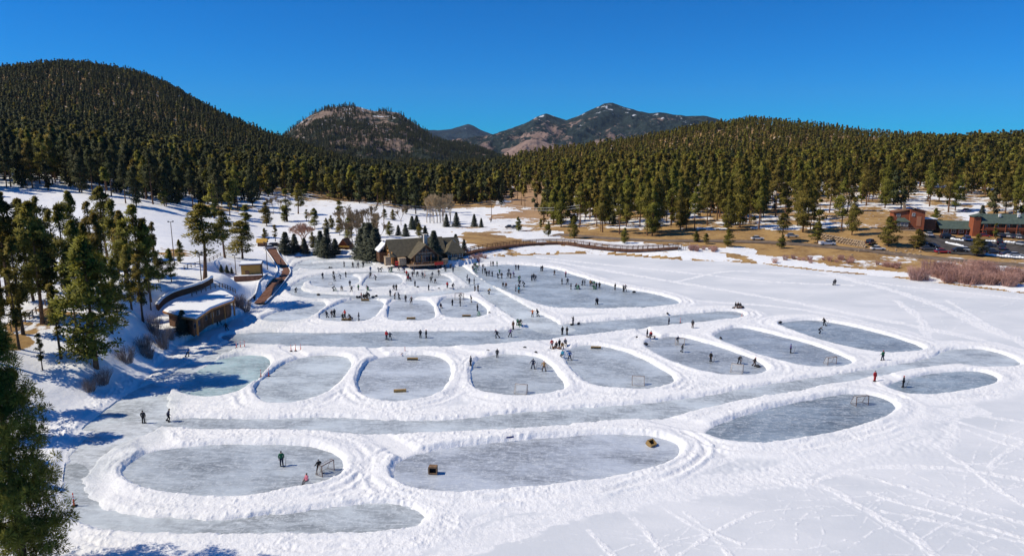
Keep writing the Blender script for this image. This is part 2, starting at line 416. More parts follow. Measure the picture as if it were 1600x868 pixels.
# ------------------------------------------------------------------ ground sheet
def build_ground():
    u = np.concatenate([np.linspace(-1.6, -.88, 50), np.linspace(-.87, .87, 1300), np.linspace(.88, 1.6, 50)])
    rows = [6, 12, 20, 28, 34]; y = 38.0
    while y < 1620:
        rows.append(y)
        y += max(.135, .7 * y * y / (683 * 36)) if y < 262 else max(1.95, y * .0095)
    Yr = np.array(rows)
    U, Y = np.meshgrid(u, Yr); X = U * Y
    s = np.empty(X.shape)
    for i in range(0, len(Yr), 40): s[i:i + 40] = shore_dist(X[i:i + 40], Y[i:i + 40])
    lake = s <= 0
    near = Y < 300
    # --- ice distance and banks
    dmin = np.full(X.shape, 50.0); hb = np.zeros(X.shape); bank = np.zeros(X.shape)
    rag = (fbm(X * .7, Y * .7, 3, 11) - .5) * .9 + (vnoise(X * 2.7, Y * 2.7, 4) - .5) * .25
    WOB = .55 + .9 * fbm(X / 5, Y / 5, 3, 57); RIP = sstep(.42, .72, fbm(X / 6 + 3, Y / 6, 3, 64)); PH = 5 * fbm(X / 5, Y / 5, 2, 63)
    for (nm, lb, bh, cl, o), g in zip(ICE, ICE_G):
        d = local_eval(X, Y, g, 9.0, lambda a, b: sdf_poly(a, b, g), 50.0)
        dr = d - (.3 if nm == 'ice_rink' else .15) + rag * (.5 if nm == 'ice_rink' else .85)
        dmin = np.minimum(dmin, dr)
        wob = WOB
        ridge = bh * .74 * wob * (sstep(.05, .75, dr) * (1 - .72 * sstep(1.1, 3.4, dr)) + .34 * np.exp(-((dr - 3.6) / .8) ** 2)) * (1 - sstep(4.2, 7.5, dr))
        ridge = ridge + bh * .17 * RIP * np.cos(dr * 4.6 + PH) * sstep(.7, 1.3, dr) * (1 - sstep(3.2, 5.0, dr))
        hb = np.maximum(hb, np.where(dr > 0, ridge, 0))
        bank = np.maximum(bank, np.where(dr > 0, 1 - sstep(2.5, 6.0, dr), 0))
    gap = np.zeros(X.shape)
    for g, w in CON_G:
        d = local_eval(X, Y, g, 6.0, lambda a, b: seg_dist(a, b, g, False), 50.0)
        gap = np.maximum(gap, 1 - sstep(w * .7, w * 1.5, d + rag * .5))
    hb *= 1 - .93 * gap; 
    icemask = sstep(.0, .35, -dmin)
    lump = ((fbm(X * 2.4, Y * 2.4, 3, 21) - .5) * .36 + (vnoise(X * 5.3, Y * 5.3, 8) - .5) * .10) * (.25 + 1.1 * sstep(.42, .66, fbm(X / 3.5, Y / 3.5, 3, 37)))
    cl2 = np.maximum(vnoise(X * 2.3, Y * 2.3, 33) - .70, 0) * .7 * (.05 + fbm(X / 4, Y / 4, 2, 36))
    zl = .07 + (fbm(X / 7, Y / 7, 3, 2) - .5) * .10 + hb + bank * (1 - gap) * (lump * .42 + cl2 * .65)
    zl = np.where(dmin < 0, -.05 - .25 * icemask, np.maximum(zl, .02) * sstep(-.02, .3, dmin) + .005)
    zg = np.zeros(X.shape)
    ok = s > -6
    zg[ok] = land_z(X[ok], Y[ok], np.maximum(s[ok], 1e-6))
    Z = np.where(lake, zl, zg)
    # shore side of the left bank: rough shovelled snow
    sb = (~lake) & (s < 5) & (X < 0)
    Z = Z + np.where(sb, (1 - sstep(1, 5, s)) * sstep(0, 1.2, s) * (lump * 1.7 + cl2 * 2.0 + .3), 0)
    PX, PY = project(X, Y, Z)
    # --- what lies on it
    trail = np.zeros(X.shape)
    n5 = vnoise(X * .5, Y * .5, 17); foot = .35 + .65 * (vnoise(X * 2.2, Y * 2.2, 71) > .42); dots = vnoise(X * 2.6, Y * 2.6, 91) > .45
    for pts, w in TRAILS:
        g = np.array([ground(*p) for p in smooth_open(pts, 5)])
        d = local_eval(X, Y, g, w * 4 + 1, lambda a, b: seg_dist(a, b, g, False), 50.0)
        wj = w * (.6 + .8 * n5)
        trail = np.maximum(trail, (1 - sstep(wj * .55, wj * 1.25, d)) * foot)
    # crossing wander of single footprints lines over the open snow
    open_ = sstep(6, 14, dmin) * lake
    rg = random.Random(41)
    for k in range(170):
        qx, qy = rg.uniform(820, 1800), rg.choice((rg.uniform(640, 900), rg.uniform(640, 900), rg.uniform(440, 560)))
        if qy < 600: qx = rg.uniform(1150, 1750)
        c = np.array(ground(qx, qy)); an = rg.choice((.5, .7, -.6, 2.4, 1.2)) + rg.gauss(0, .3); L = []
        for j in range(13):
            L.append(c); an += rg.gauss(0, .2); c = c + np.array([math.cos(an), math.sin(an)]) * rg.uniform(2.0, 4.5)
        g = np.array(L); d = local_eval(X, Y, g, 2, lambda a, b: seg_dist(a, b, g, False), 50.0) + np.abs(rag) * .35
        trail = np.maximum(trail, (1 - sstep(.07, .2, d)) * dots * open_ * rg.uniform(.15, .6))
    Z = Z + np.where(lake, trail * open_ * (.05 + .10 * (vnoise(X * 3, Y * 3, 14) - .5)), 0)
    trod = np.exp(-((PY - 790 - (PX - 800) * -.17) / 30) ** 2) * (PX > 640) * (PX < 1500) * lake * sstep(3, 8, dmin)
    Z = Z + trod * (fbm(X * 2.2, Y * 2.2, 2, 61) - .5) * .16
    slush = np.zeros(X.shape)
    for pts, w in SLUSH:
        g = np.array([ground(*p) for p in pts])
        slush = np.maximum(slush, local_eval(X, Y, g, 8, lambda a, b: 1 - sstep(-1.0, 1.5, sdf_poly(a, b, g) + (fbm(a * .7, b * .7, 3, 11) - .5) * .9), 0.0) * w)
    fresh = np.clip(np.maximum(bank, trail), 0, 1)
    fresh = np.maximum(fresh, trod * .6 * vnoise(X * 2, Y * 2, 5))
    # snow cover of the land
    PX = PX + (fbm(X / 9, Y / 9, 3, 101) - .5) * 70 + (fbm(X / 45, Y / 45, 2, 103) - .5) * 120
    PY = PY + (fbm(X / 6, Y / 6, 3, 102) - .5) * 9
    cov = np.where(PX < 690, .93, .48)
    cov = np.where((PX >= 690) & (PX < 860), .62, cov)
    hillL = sstep(320, 420, Y) * (X < -10)
    cov = cov - .66 * hillL
    cov = cov - .2 * (sstep(430, 600, Y) * (X > 20))
    right = (X > 5)
    cov = np.where(right & (PY > 358 - 8 * sstep(1250, 1600, PX)) & (PY < 400) & (PX > 870), .10, cov)
    cov = np.where(right & (PY >= 372) & (PX > 860) & (PX < 1180), .22, cov)
    cov = np.where((PY > 381 + (PX - 860) * .02) & (PX > 720) & (PX < 1180) & (s < 30), .72, cov)
    cov = np.where((PX > 1180) & (s < 12), .93, cov)
    cov = np.where((PX > 880) & (np.abs(s - 1.2) < .7 + 1.3 * vnoise(X / 3, Y / 3, 7)) & (vnoise(X / 7, Y / 7, 19) > .35), .05, cov)
    cov = np.where((PX > 1290) & (s >= 9) & (s < 26), .33, cov)
    cov = np.where((PX > 770) & (PX < 880) & (PY > 275) & (PY < 340) & (Y > 330), .15, cov)
    cov = np.where((PX > 680) & (PX < 800) & (PY > 325) & (PY < 355), .96, cov)
    for pts, v in DRY:
        g = np.array([hit(*p)[:2] for p in pts])
        m = local_eval(X, Y, g, 8, lambda a, b: 1 - sstep(-2, 3, sdf_poly(a, b, g) + (fbm(a / 4, b / 4, 3, 9) - .5) * 9), 0.0)
        cov = cov * (1 - m) + v * m
    nr, nc = X.shape
    V = np.stack([X.ravel(), Y.ravel(), Z.ravel()], 1)
    idx = np.arange(nr * nc).reshape(nr, nc)
    q = np.stack([idx[:-1, :-1], idx[:-1, 1:], idx[1:, 1:], idx[1:, :-1]], -1).reshape(-1, 4)
    lk = lake.ravel()[q].any(1)
    def part(name, sel, m, attrs, kind='structure', smooth=True):
        qq = q[sel]; used = np.unique(qq); mp = np.zeros(nr * nc, np.int64); mp[used] = np.arange(len(used))
        me = mesh_np(name, V[used], mp[qq].ravel(), np.full(len(qq), 4), m, smooth)
        for an, arr in attrs.items():
            a = me.attributes.new(an, 'FLOAT', 'POINT'); a.data.foreach_set('value', arr.ravel()[used].astype(np.float32))
        return tag(link(name, me), kind=kind)
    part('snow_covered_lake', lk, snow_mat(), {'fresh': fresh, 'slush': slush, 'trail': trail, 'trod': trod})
    part('hillside_ground', ~lk, land_mat(), {'cov': np.clip(cov, 0, 1), 'rock': sstep(0, 1, ((PX > 770) & (PX < 880) & (PY > 270) & (PY < 345)).astype(float))})
    # --- the ice itself: flat sheets, each a few millimetres above the last, their rims buried in the banks
    for i, ((nm, lb, bh, cl, o), g) in enumerate(zip(ICE, ICE_G)):
        c = g.mean(0); e = []
        n = len(g)
        area = 0.5 * np.sum(g[:, 0] * np.roll(g[:, 1], -1) - np.roll(g[:, 0], -1) * g[:, 1]); sg = 1 if area > 0 else -1
        for k in range(n):
            t = g[(k + 1) % n] - g[k - 1]; t /= np.hypot(*t) + 1e-9
            e.append(g[k] + sg * np.array([t[1], -t[0]]) * .5)
        e = np.array(e) if sg > 0 else np.array(e)[::-1]
        zz = i * .002 - .03 if nm != 'ice_patch' else -.06 + i * .001
        me = mesh_np(nm, np.c_[e - c, np.zeros(n)], np.arange(n), [n], ice_mat())
        ob = link(nm, me, loc=(c[0], c[1], zz)); ob.color = (*cl, 1); tag(ob, label=lb, kind='structure')


TRAILS = [([(1060,440),(1130,425),(1200,426),(1300,432),(1310,434)], .7), ([(1290,425),(1340,440),(1400,455),(1470,480),(1560,520),(1620,545)], 1.6), ([(1300,430),(1400,446),(1500,456),(1620,470)], .8),
 ([(840,402),(930,412),(1060,425),(1200,440),(1330,446)], .9), ([(860,408),(960,425),(1080,445),(1200,465),(1330,490),(1480,520),(1600,548)], 1.3), ([(1080,470),(1200,478),(1300,492),(1420,520),(1480,540)], 1.0),
 ([(1400,470),(1440,500),(1450,530),(1470,545)], 1.0), ([(1480,470),(1540,505),(1600,540)], .5), ([(1240,750),(1300,765),(1340,790),(1420,835),(1460,868)], .55), ([(1310,735),(1400,757),(1500,790),(1600,818)], .45),
 ([(1440,680),(1480,710),(1520,735),(1560,765),(1600,790)], .5), ([(1260,755),(1330,735),(1400,729),(1500,734),(1600,750)], .5), ([(1500,660),(1540,672),(1600,688)], .4), ([(1510,672),(1560,690),(1610,705)], .4),
 ([(1410,620),(1440,640),(1480,642),(1600,660)], .6), ([(1230,750),(1300,700),(1380,672),(1440,650),(1520,640)], 2.2), ([(1030,790),(1080,820),(1120,845),(1140,868)], .35), ([(960,790),(1000,820),(1040,868)], .35), ([(920,830),(940,850),(960,870)], .3),
 ([(1070,800),(1110,830),(1160,850)], .3), ([(1200,735),(1300,720),(1370,700),(1440,675)], .8), ([(1500,640),(1490,670),(1480,700)], .3), ([(1600,690),(1560,715),(1545,732)], .3), ([(1060,868),(1120,830),(1180,800)], .25),
 ([(1360,770),(1420,790),(1480,805),(1600,842)], .35), ([(1380,800),(1450,812),(1530,832),(1600,848)], .35), ([(1100,735),(1150,715),(1190,700)], .5), ([(700,868),(780,830),(900,800),(1050,770),(1200,745)], 2.0), ([(640,868),(760,810),(880,790)], .8)]
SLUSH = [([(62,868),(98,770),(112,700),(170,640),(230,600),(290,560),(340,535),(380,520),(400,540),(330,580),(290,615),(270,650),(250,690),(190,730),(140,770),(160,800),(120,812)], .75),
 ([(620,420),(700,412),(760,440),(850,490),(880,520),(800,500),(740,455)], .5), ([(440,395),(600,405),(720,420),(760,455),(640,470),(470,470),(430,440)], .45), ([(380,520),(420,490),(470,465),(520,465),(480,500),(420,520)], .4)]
DRY = [([(800,366),(830,372.5),(920,381),(1000,386),(1080,389.5),(1080,386),(1000,380),(920,376),(850,369),(810,362)], .97), ([(722,366),(745,362),(790,370),(840,381),(790,386),(745,384),(728,376)], .0), ([(600,352),(560,368),(600,372)], .9), ([(0,508),(30,500),(40,535),(0,540)], .15), ([(60,485),(80,478),(95,490),(70,500)], .1), ([(255,392),(275,388),(300,396),(270,402)], .25),
 ([(345,402),(390,406),(380,414),(340,409)], .7), ([(1060,404),(1085,400),(1170,410),(1160,416)], .5), ([(1135,395),(1165,400),(1165,408),(1140,404)], .1), ([(760,398),(800,392),(850,398),(830,404),(770,404)], .42), ([(300,318),(400,322),(380,330),(300,325)], .4),
 ([(1425,360),(1440,372),(1420,385),(1370,372),(1330,382),(1290,372),(1340,355)], .05), ([(1500,335),(1530,318),(1545,345),(1525,352)], .93)]


def _attr(N, name):
    a = N.new('ShaderNodeAttribute'); a.attribute_name = name; return a.outputs['Fac']


def _noise(N, L, vec, scale, detail=5, rough=.6):
    n = N.new('ShaderNodeTexNoise'); n.inputs['Scale'].default_value = scale; n.inputs['Detail'].default_value = detail; n.inputs['Roughness'].default_value = rough
    L.new(vec, n.inputs['Vector']); return n.outputs['Fac']


def _range(N, L, v, a, b, c=0.0, d=1.0, smooth=True):
    r = N.new('ShaderNodeMapRange'); r.interpolation_type = 'SMOOTHSTEP' if smooth else 'LINEAR'
    for k, x in zip(('From Min', 'From Max', 'To Min', 'To Max'), (a, b, c, d)): r.inputs[k].default_value = x
    L.new(v, r.inputs['Value']); return r.outputs[0]


def _math(N, L, op, a, b):
    m = N.new('ShaderNodeMath'); m.operation = op
    for k, x in ((0, a), (1, b)):
        if isinstance(x, (int, float)): m.inputs[k].default_value = x
        else: L.new(x, m.inputs[k])
    return m.outputs[0]


def _mix(N, L, f, a, b):
    m = N.new('ShaderNodeMix'); m.data_type = 'RGBA'
    if isinstance(f, (int, float)): m.inputs[0].default_value = f
    else: L.new(f, m.inputs[0])
    for k, x in ((6, a), (7, b)):
        if isinstance(x, tuple): m.inputs[k].default_value = (*x, 1)
        else: L.new(x, m.inputs[k])
    return m.outputs[2]


def _newmat(name):
    m = bpy.data.materials.new(name); m.use_nodes = True; N = m.node_tree.nodes; L = m.node_tree.links
    return m, N, L, N['Principled BSDF'], N.new('ShaderNodeTexCoord').outputs['Object']


def snow_mat():
    m, N, L, b, co = _newmat('lake_snow')
    fresh, slush, trail, trod = _attr(N, 'fresh'), _attr(N, 'slush'), _attr(N, 'trail'), _attr(N, 'trod')
    mp = N.new('ShaderNodeMapping'); mp.inputs['Scale'].default_value = (.5, 1, 1); L.new(co, mp.inputs[0]); mp.inputs['Rotation'].default_value = (0, 0, .35)
    big = _noise(N, L, mp.outputs[0], .09, 5)
    crust = _mix(N, L, _range(N, L, big, .38, .64), (.65, .68, .715), (.755, .772, .795))
    fine = _noise(N, L, co, 2.2, 6)
    white = _mix(N, L, _range(N, L, fine, .3, .7), (.83, .84, .855), (.89, .895, .90))
    white = _mix(N, L, _range(N, L, _noise(N, L, mp.outputs[0], .42, 6, .7), .50, .72, 0, .75), white, (.69, .715, .75))
    c = _mix(N, L, _range(N, L, fresh, .05, .6), crust, white)
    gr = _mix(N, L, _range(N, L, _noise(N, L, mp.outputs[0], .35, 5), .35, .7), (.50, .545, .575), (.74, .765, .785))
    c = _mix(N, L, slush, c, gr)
    L.new(c, b.inputs['Base Color']); b.inputs['Roughness'].default_value = .75; b.inputs['Specular IOR Level'].default_value = .2
    bp = N.new('ShaderNodeBump'); bp.inputs['Distance'].default_value = .22
    h = _math(N, L, 'ADD', _noise(N, L, co, 1.6, 6, .65), _math(N, L, 'MULTIPLY', _noise(N, L, co, 6, 3), .4))
    st = _math(N, L, 'ADD', _math(N, L, 'MULTIPLY', _range(N, L, fresh, .1, .8), .5), .12)
    L.new(st, bp.inputs['Strength']); L.new(h, bp.inputs['Height']); L.new(bp.outputs[0], b.inputs['Normal'])
    return m


def land_mat():
    m, N, L, b, co = _newmat('hillside')
    cov = _attr(N, 'cov')
    n = _math(N, L, 'ADD', _math(N, L, 'MULTIPLY', _noise(N, L, co, .045, 5, .65), .6), _math(N, L, 'MULTIPLY', _noise(N, L, co, .33, 5, .7), .4))
    # the noise sits round 0.5: spread it so that cover is a share of the ground
    nn = _range(N, L, n, .32, .68, 0, 1, False)
    f = _range(N, L, _math(N, L, 'SUBTRACT', cov, nn), -.07, .07)
    grass = _mix(N, L, _range(N, L, _noise(N, L, co, .12, 6, .7), .38, .62), (.44, .275, .105), (.25, .145, .06))
    grass = _mix(N, L, _range(N, L, _noise(N, L, co, .9, 4, .7), .45, .7), grass, (.42, .28, .13))
    grass = _mix(N, L, _math(N, L, 'MULTIPLY', _attr(N, 'rock'), .6), grass, (.42, .27, .17))
    snow = _mix(N, L, _range(N, L, _noise(N, L, co, .2, 5), .35, .65), (.80, .82, .85), (.87, .88, .89))
    L.new(_mix(N, L, f, grass, snow), b.inputs['Base Color']); b.inputs['Roughness'].default_value = .85; b.inputs['Specular IOR Level'].default_value = .15
    bp = N.new('ShaderNodeBump'); bp.inputs['Distance'].default_value = .5; bp.inputs['Strength'].default_value = .35
    L.new(_noise(N, L, co, .8, 7, .65), bp.inputs['Height']); L.new(bp.outputs[0], b.inputs['Normal'])
    return m


_ICE = []


def ice_mat():
    if _ICE: return _ICE[0]
    m, N, L, b, co = _newmat('skated_ice'); _ICE.append(m)
    oi = N.new('ShaderNodeObjectInfo')
    geo = N.new('ShaderNodeNewGeometry').outputs['Position']
    def warp(rot, sc):
        mp = N.new('ShaderNodeMapping'); mp.inputs['Scale'].default_value = sc; mp.inputs['Rotation'].default_value = (0, 0, rot); L.new(geo, mp.inputs[0]); return mp.outputs[0]
    s1 = _noise(N, L, warp(.25, (.45, 2.4, 1)), 1.0, 8, .78)
    s2 = _noise(N, L, warp(-.5, (2.2, .7, 1)), 1.2, 8, .78)
    patch = _noise(N, L, warp(.2, (.6, 1, 1)), .17, 6, .62)
    w = N.new('ShaderNodeTexWave'); w.wave_type = 'RINGS'; w.inputs['Scale'].default_value = .22; w.inputs['Distortion'].default_value = 16; w.inputs['Detail'].default_value = 4; w.inputs['Detail Scale'].default_value = 1.6; L.new(warp(.5, (.55, 1, 1)), w.inputs['Vector'])
    scr = _math(N, L, 'ADD', _math(N, L, 'ADD', _math(N, L, 'MULTIPLY', s1, .42), _math(N, L, 'MULTIPLY', s2, .38)), _math(N, L, 'MULTIPLY', w.outputs['Fac'], .07))
    def tone(k):
        d = N.new('ShaderNodeVectorMath'); d.operation = 'SCALE'; L.new(oi.outputs['Color'], d.inputs[0]); d.inputs['Scale'].default_value = k; return d.outputs[0]
    c = _mix(N, L, _range(N, L, scr, .36, .58), tone(.60), tone(1.36))
    c = _mix(N, L, _range(N, L, patch, .36, .68, .0, .75), c, tone(1.6))
    c = _mix(N, L, _range(N, L, patch, .25, .42, .45, 0), c, tone(.6))
    fr = _noise(N, L, warp(.9, (3.5, 3.5, 1)), 1.4, 4, .75)
    c = _mix(N, L, _range(N, L, fr, .58, .74, 0, .5), c, (.66, .70, .73))
    for rot, sx, sy, sd in ((.15, .22, 1.1, .0), (-.7, .3, .9, 7.3), (1.1, .35, .8, 3.1)):
        mpp = N.new('ShaderNodeMapping'); mpp.inputs['Scale'].default_value = (sx, sy, 1); mpp.inputs['Rotation'].default_value = (0, 0, rot); mpp.inputs['Location'].default_value = (sd, sd, 0); L.new(geo, mpp.inputs[0])
        ln = _math(N, L, 'ABSOLUTE', _math(N, L, 'SUBTRACT', _noise(N, L, mpp.outputs[0], .9, 3, .55), .5), 0.0)
        c = _mix(N, L, _range(N, L, ln, .0, .013, .55, 0), c, (.68, .72, .75))
    L.new(c, b.inputs['Base Color'])
    L.new(_range(N, L, scr, .3, .7, .34, .6), b.inputs['Roughness']); b.inputs['Specular IOR Level'].default_value = .35
    bp = N.new('ShaderNodeBump'); bp.inputs['Distance'].default_value = .03; bp.inputs['Strength'].default_value = .4
    L.new(scr, bp.inputs['Height']); L.new(bp.outputs[0], b.inputs['Normal'])
    return m


# ------------------------------------------------------------------ the rocky hill and the mountains behind it
def build_ridge(name, label, crest, Y0, Yc, Yb, m, seed, rough, nx=420, nr=110, foot=330):
    """crest: photo pixels of the skyline; the mass runs from Y0 at the foot over the crest at Yc down to Yb"""
    c = np.array(crest, float)
    px = np.linspace(c[0, 0], c[-1, 0], nx)
    cy = np.interp(px, c[:, 0], c[:, 1])
    cr = np.array([at(a, b, Yc) for a, b in zip(px, cy)])
    t = np.linspace(0, 1, nr); V = []
    zf = -30.0
    for k in t:
        if k < .72:
            w = k / .72; Y = Y0 + (Yc - Y0) * w; prof = w ** 1.25
        else:
            w = (k - .72) / .28; Y = Yc + (Yb - Yc) * w; prof = 1 - w
        X = cr[:, 0] / cr[:, 1] * Y
        z = zf + (cr[:, 2] - zf) * prof
        amp = rough * (math.sin(math.pi * min(k / .72, 1)) * 1.0 + .12)
        S = (Yc - Y0) / 6
        rg = 1 - np.abs(fbm(X / S, np.full(nx, Y) / S, 5, seed) * 2 - 1)
        z = z + amp * (rg - .72) * 1.4
        V.append(np.stack([X, np.full(nx, Y), z], 1))
    V = np.concatenate(V)
    idx = np.arange(nr * nx).reshape(nr, nx)
    q = np.stack([idx[:-1, :-1], idx[:-1, 1:], idx[1:, 1:], idx[1:, :-1]], -1).reshape(-1, 4)
    me = mesh_np(name, V, q.ravel(), np.full(len(q), 4), m, True)
    tag(link(name, me), label=label, kind='structure')
    return V.reshape(nr, nx, 3), px


def rock_mat(name, sc, forest, rock, snowy, rockcov, snowcov, zlo, zhi, rockz=.10):
    m, N, L, b, co = _newmat(name)
    g = N.new('ShaderNodeSeparateXYZ'); L.new(co, g.inputs[0])
    zz = _range(N, L, g.outputs['Z'], zlo, zhi, 0, 1, False)
    n1 = _noise(N, L, co, sc, 7, .68); n2 = _noise(N, L, co, sc * 4.7, 6, .7); n3 = _noise(N, L, co, sc * 2.1, 6, .7)
    f = _mix(N, L, _range(N, L, n2, .35, .65), tuple(x * .6 for x in forest), tuple(x * 1.35 for x in forest))
    rv = _math(N, L, 'ADD', _math(N, L, 'ADD', _math(N, L, 'MULTIPLY', n1, .65), _math(N, L, 'MULTIPLY', n2, .35)),  _math(N, L, 'MULTIPLY', zz, rockz))
    r = _mix(N, L, _range(N, L, n3, .35, .65), rock, tuple(x * .62 for x in rock))
    c = _mix(N, L, _range(N, L, rv, 1 - rockcov - .03, 1 - rockcov + .03), f, r)
    sv = _math(N, L, 'ADD', _math(N, L, 'ADD', _math(N, L, 'MULTIPLY', n3, .6), _math(N, L, 'MULTIPLY', n2, .4)), _math(N, L, 'MULTIPLY', zz, .12))
    c = _mix(N, L, _range(N, L, sv, 1 - snowcov - .02, 1 - snowcov + .02), c, snowy)
    L.new(c, b.inputs['Base Color']); b.inputs['Roughness'].default_value = .95; b.inputs['Specular IOR Level'].default_value = .05
    bp = N.new('ShaderNodeBump'); bp.inputs['Distance'].default_value = .25 / sc; bp.inputs['Strength'].default_value = .6
    L.new(n2, bp.inputs['Height']); L.new(bp.outputs[0], b.inputs['Normal'])
    return m
# ------------------------------------------------------------------ conifers and bare trees
def leaf_cloud(rng, centers, sizes, nleaf, leaf, wid, up=.25, flat=.75):
    """small kite-shaped needle sprays round each clump centre; returns verts (n*4,3) and a tone per clump"""
    n = len(centers)
    d = rng.normal(size=(n, nleaf, 3)); d[..., 2] *= flat; d[..., 2] += up
    d /= np.linalg.norm(d, axis=2, keepdims=True) + 1e-9
    r = rng.random((n, nleaf, 1)) ** .5 * sizes[:, None, None]
    p0 = centers[:, None, :] + d * r * .75
    L = leaf * (.6 + .8 * rng.random((n, nleaf, 1)))
    o = rng.normal(size=(n, nleaf, 3)); side = np.cross(d, o); side /= np.linalg.norm(side, axis=2, keepdims=True) + 1e-9
    p1 = p0 + d * L
    mid = (p0 + p1) / 2
    w = wid * (.6 + .8 * rng.random((n, nleaf, 1)))
    V = np.stack([p0, mid + side * w, p1, mid - side * w], 2)
    return V.reshape(-1, 3)


def crown_mesh(name, V, m, tone, NR):
    n = len(V) // 4
    me = mesh_np(name, V, np.arange(n * 4), np.full(n, 4), m)
    a = me.attributes.new('tone', 'FLOAT', 'FACE'); a.data.foreach_set('value', np.repeat(tone, n // len(tone)).astype(np.float32))
    me.polygons.foreach_set('use_smooth', np.ones(n, bool)); me.normals_split_custom_set(NR.tolist())
    return me


def foliage_mat(name, c1, c2, obrand=.22, trans=.25):
    m, N, L, b, co = _newmat(name)
    t = _attr(N, 'tone')
    c = _mix(N, L, t, c1, c2)
    oi = N.new('ShaderNodeObjectInfo'); hs = N.new('ShaderNodeHueSaturation')
    L.new(_range(N, L, oi.outputs['Random'], 0, 1, 1 - obrand, 1 + obrand, False), hs.inputs['Value'])
    fr = _math(N, L, 'FRACT', _math(N, L, 'MULTIPLY', oi.outputs['Random'], 7.31), 0.0)
    L.new(_range(N, L, fr, 0, 1, .475, .525, False), hs.inputs['Hue']); L.new(c, hs.inputs['Color'])
    L.new(hs.outputs[0], b.inputs['Base Color']); b.inputs['Roughness'].default_value = .65; b.inputs['Specular IOR Level'].default_value = .2
    tr = N.new('ShaderNodeBsdfTranslucent'); L.new(hs.outputs[0], tr.inputs['Color'])
    ms = N.new('ShaderNodeMixShader'); ms.inputs[0].default_value = trans
    L.new(b.outputs[0], ms.inputs[1]); L.new(tr.outputs[0], ms.inputs[2]); L.new(ms.outputs[0], N['Material Output'].inputs[0])
    return m


M_PINE = foliage_mat('pine_needles', (.085, .084, .018), (.315, .265, .045), trans=.3)
M_NEAR = foliage_mat('near_pine_needles', (.078, .082, .016), (.30, .25, .042), trans=.3)
M_FIR = foliage_mat('fir_needles', (.036, .047, .020), (.108, .112, .040), .25, .2)  # fir green, darkened further for the shaded side of the left hill
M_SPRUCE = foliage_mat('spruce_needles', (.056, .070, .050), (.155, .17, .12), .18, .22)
M_BARK = mat('pine_bark', (.17, .095, .055), .9, .1, .35, 3.0, .5, 6)
M_DARKBARK = mat('dark_bark', (.075, .055, .042), .9, .1, .3, 3.0, .5, 6)


def profile(kind, t):
    """crown radius (share of the greatest) at share t of the crown's height"""
    if kind == 'open': return (np.sin(np.pi * np.clip(t * .86 + .14, 0, 1)) ** .8) * (.75 + .25 * (1 - t))
    if kind == 'dense': return np.clip(np.sin(np.pi * (t * .72 + .28)) ** .75, 0, 1)
    if kind == 'thin': return np.clip(.45 + .5 * np.sin(np.pi * t) - .25 * t, .1, 1)
    return np.clip(1.02 - t, .02, 1) ** .85  # spruce


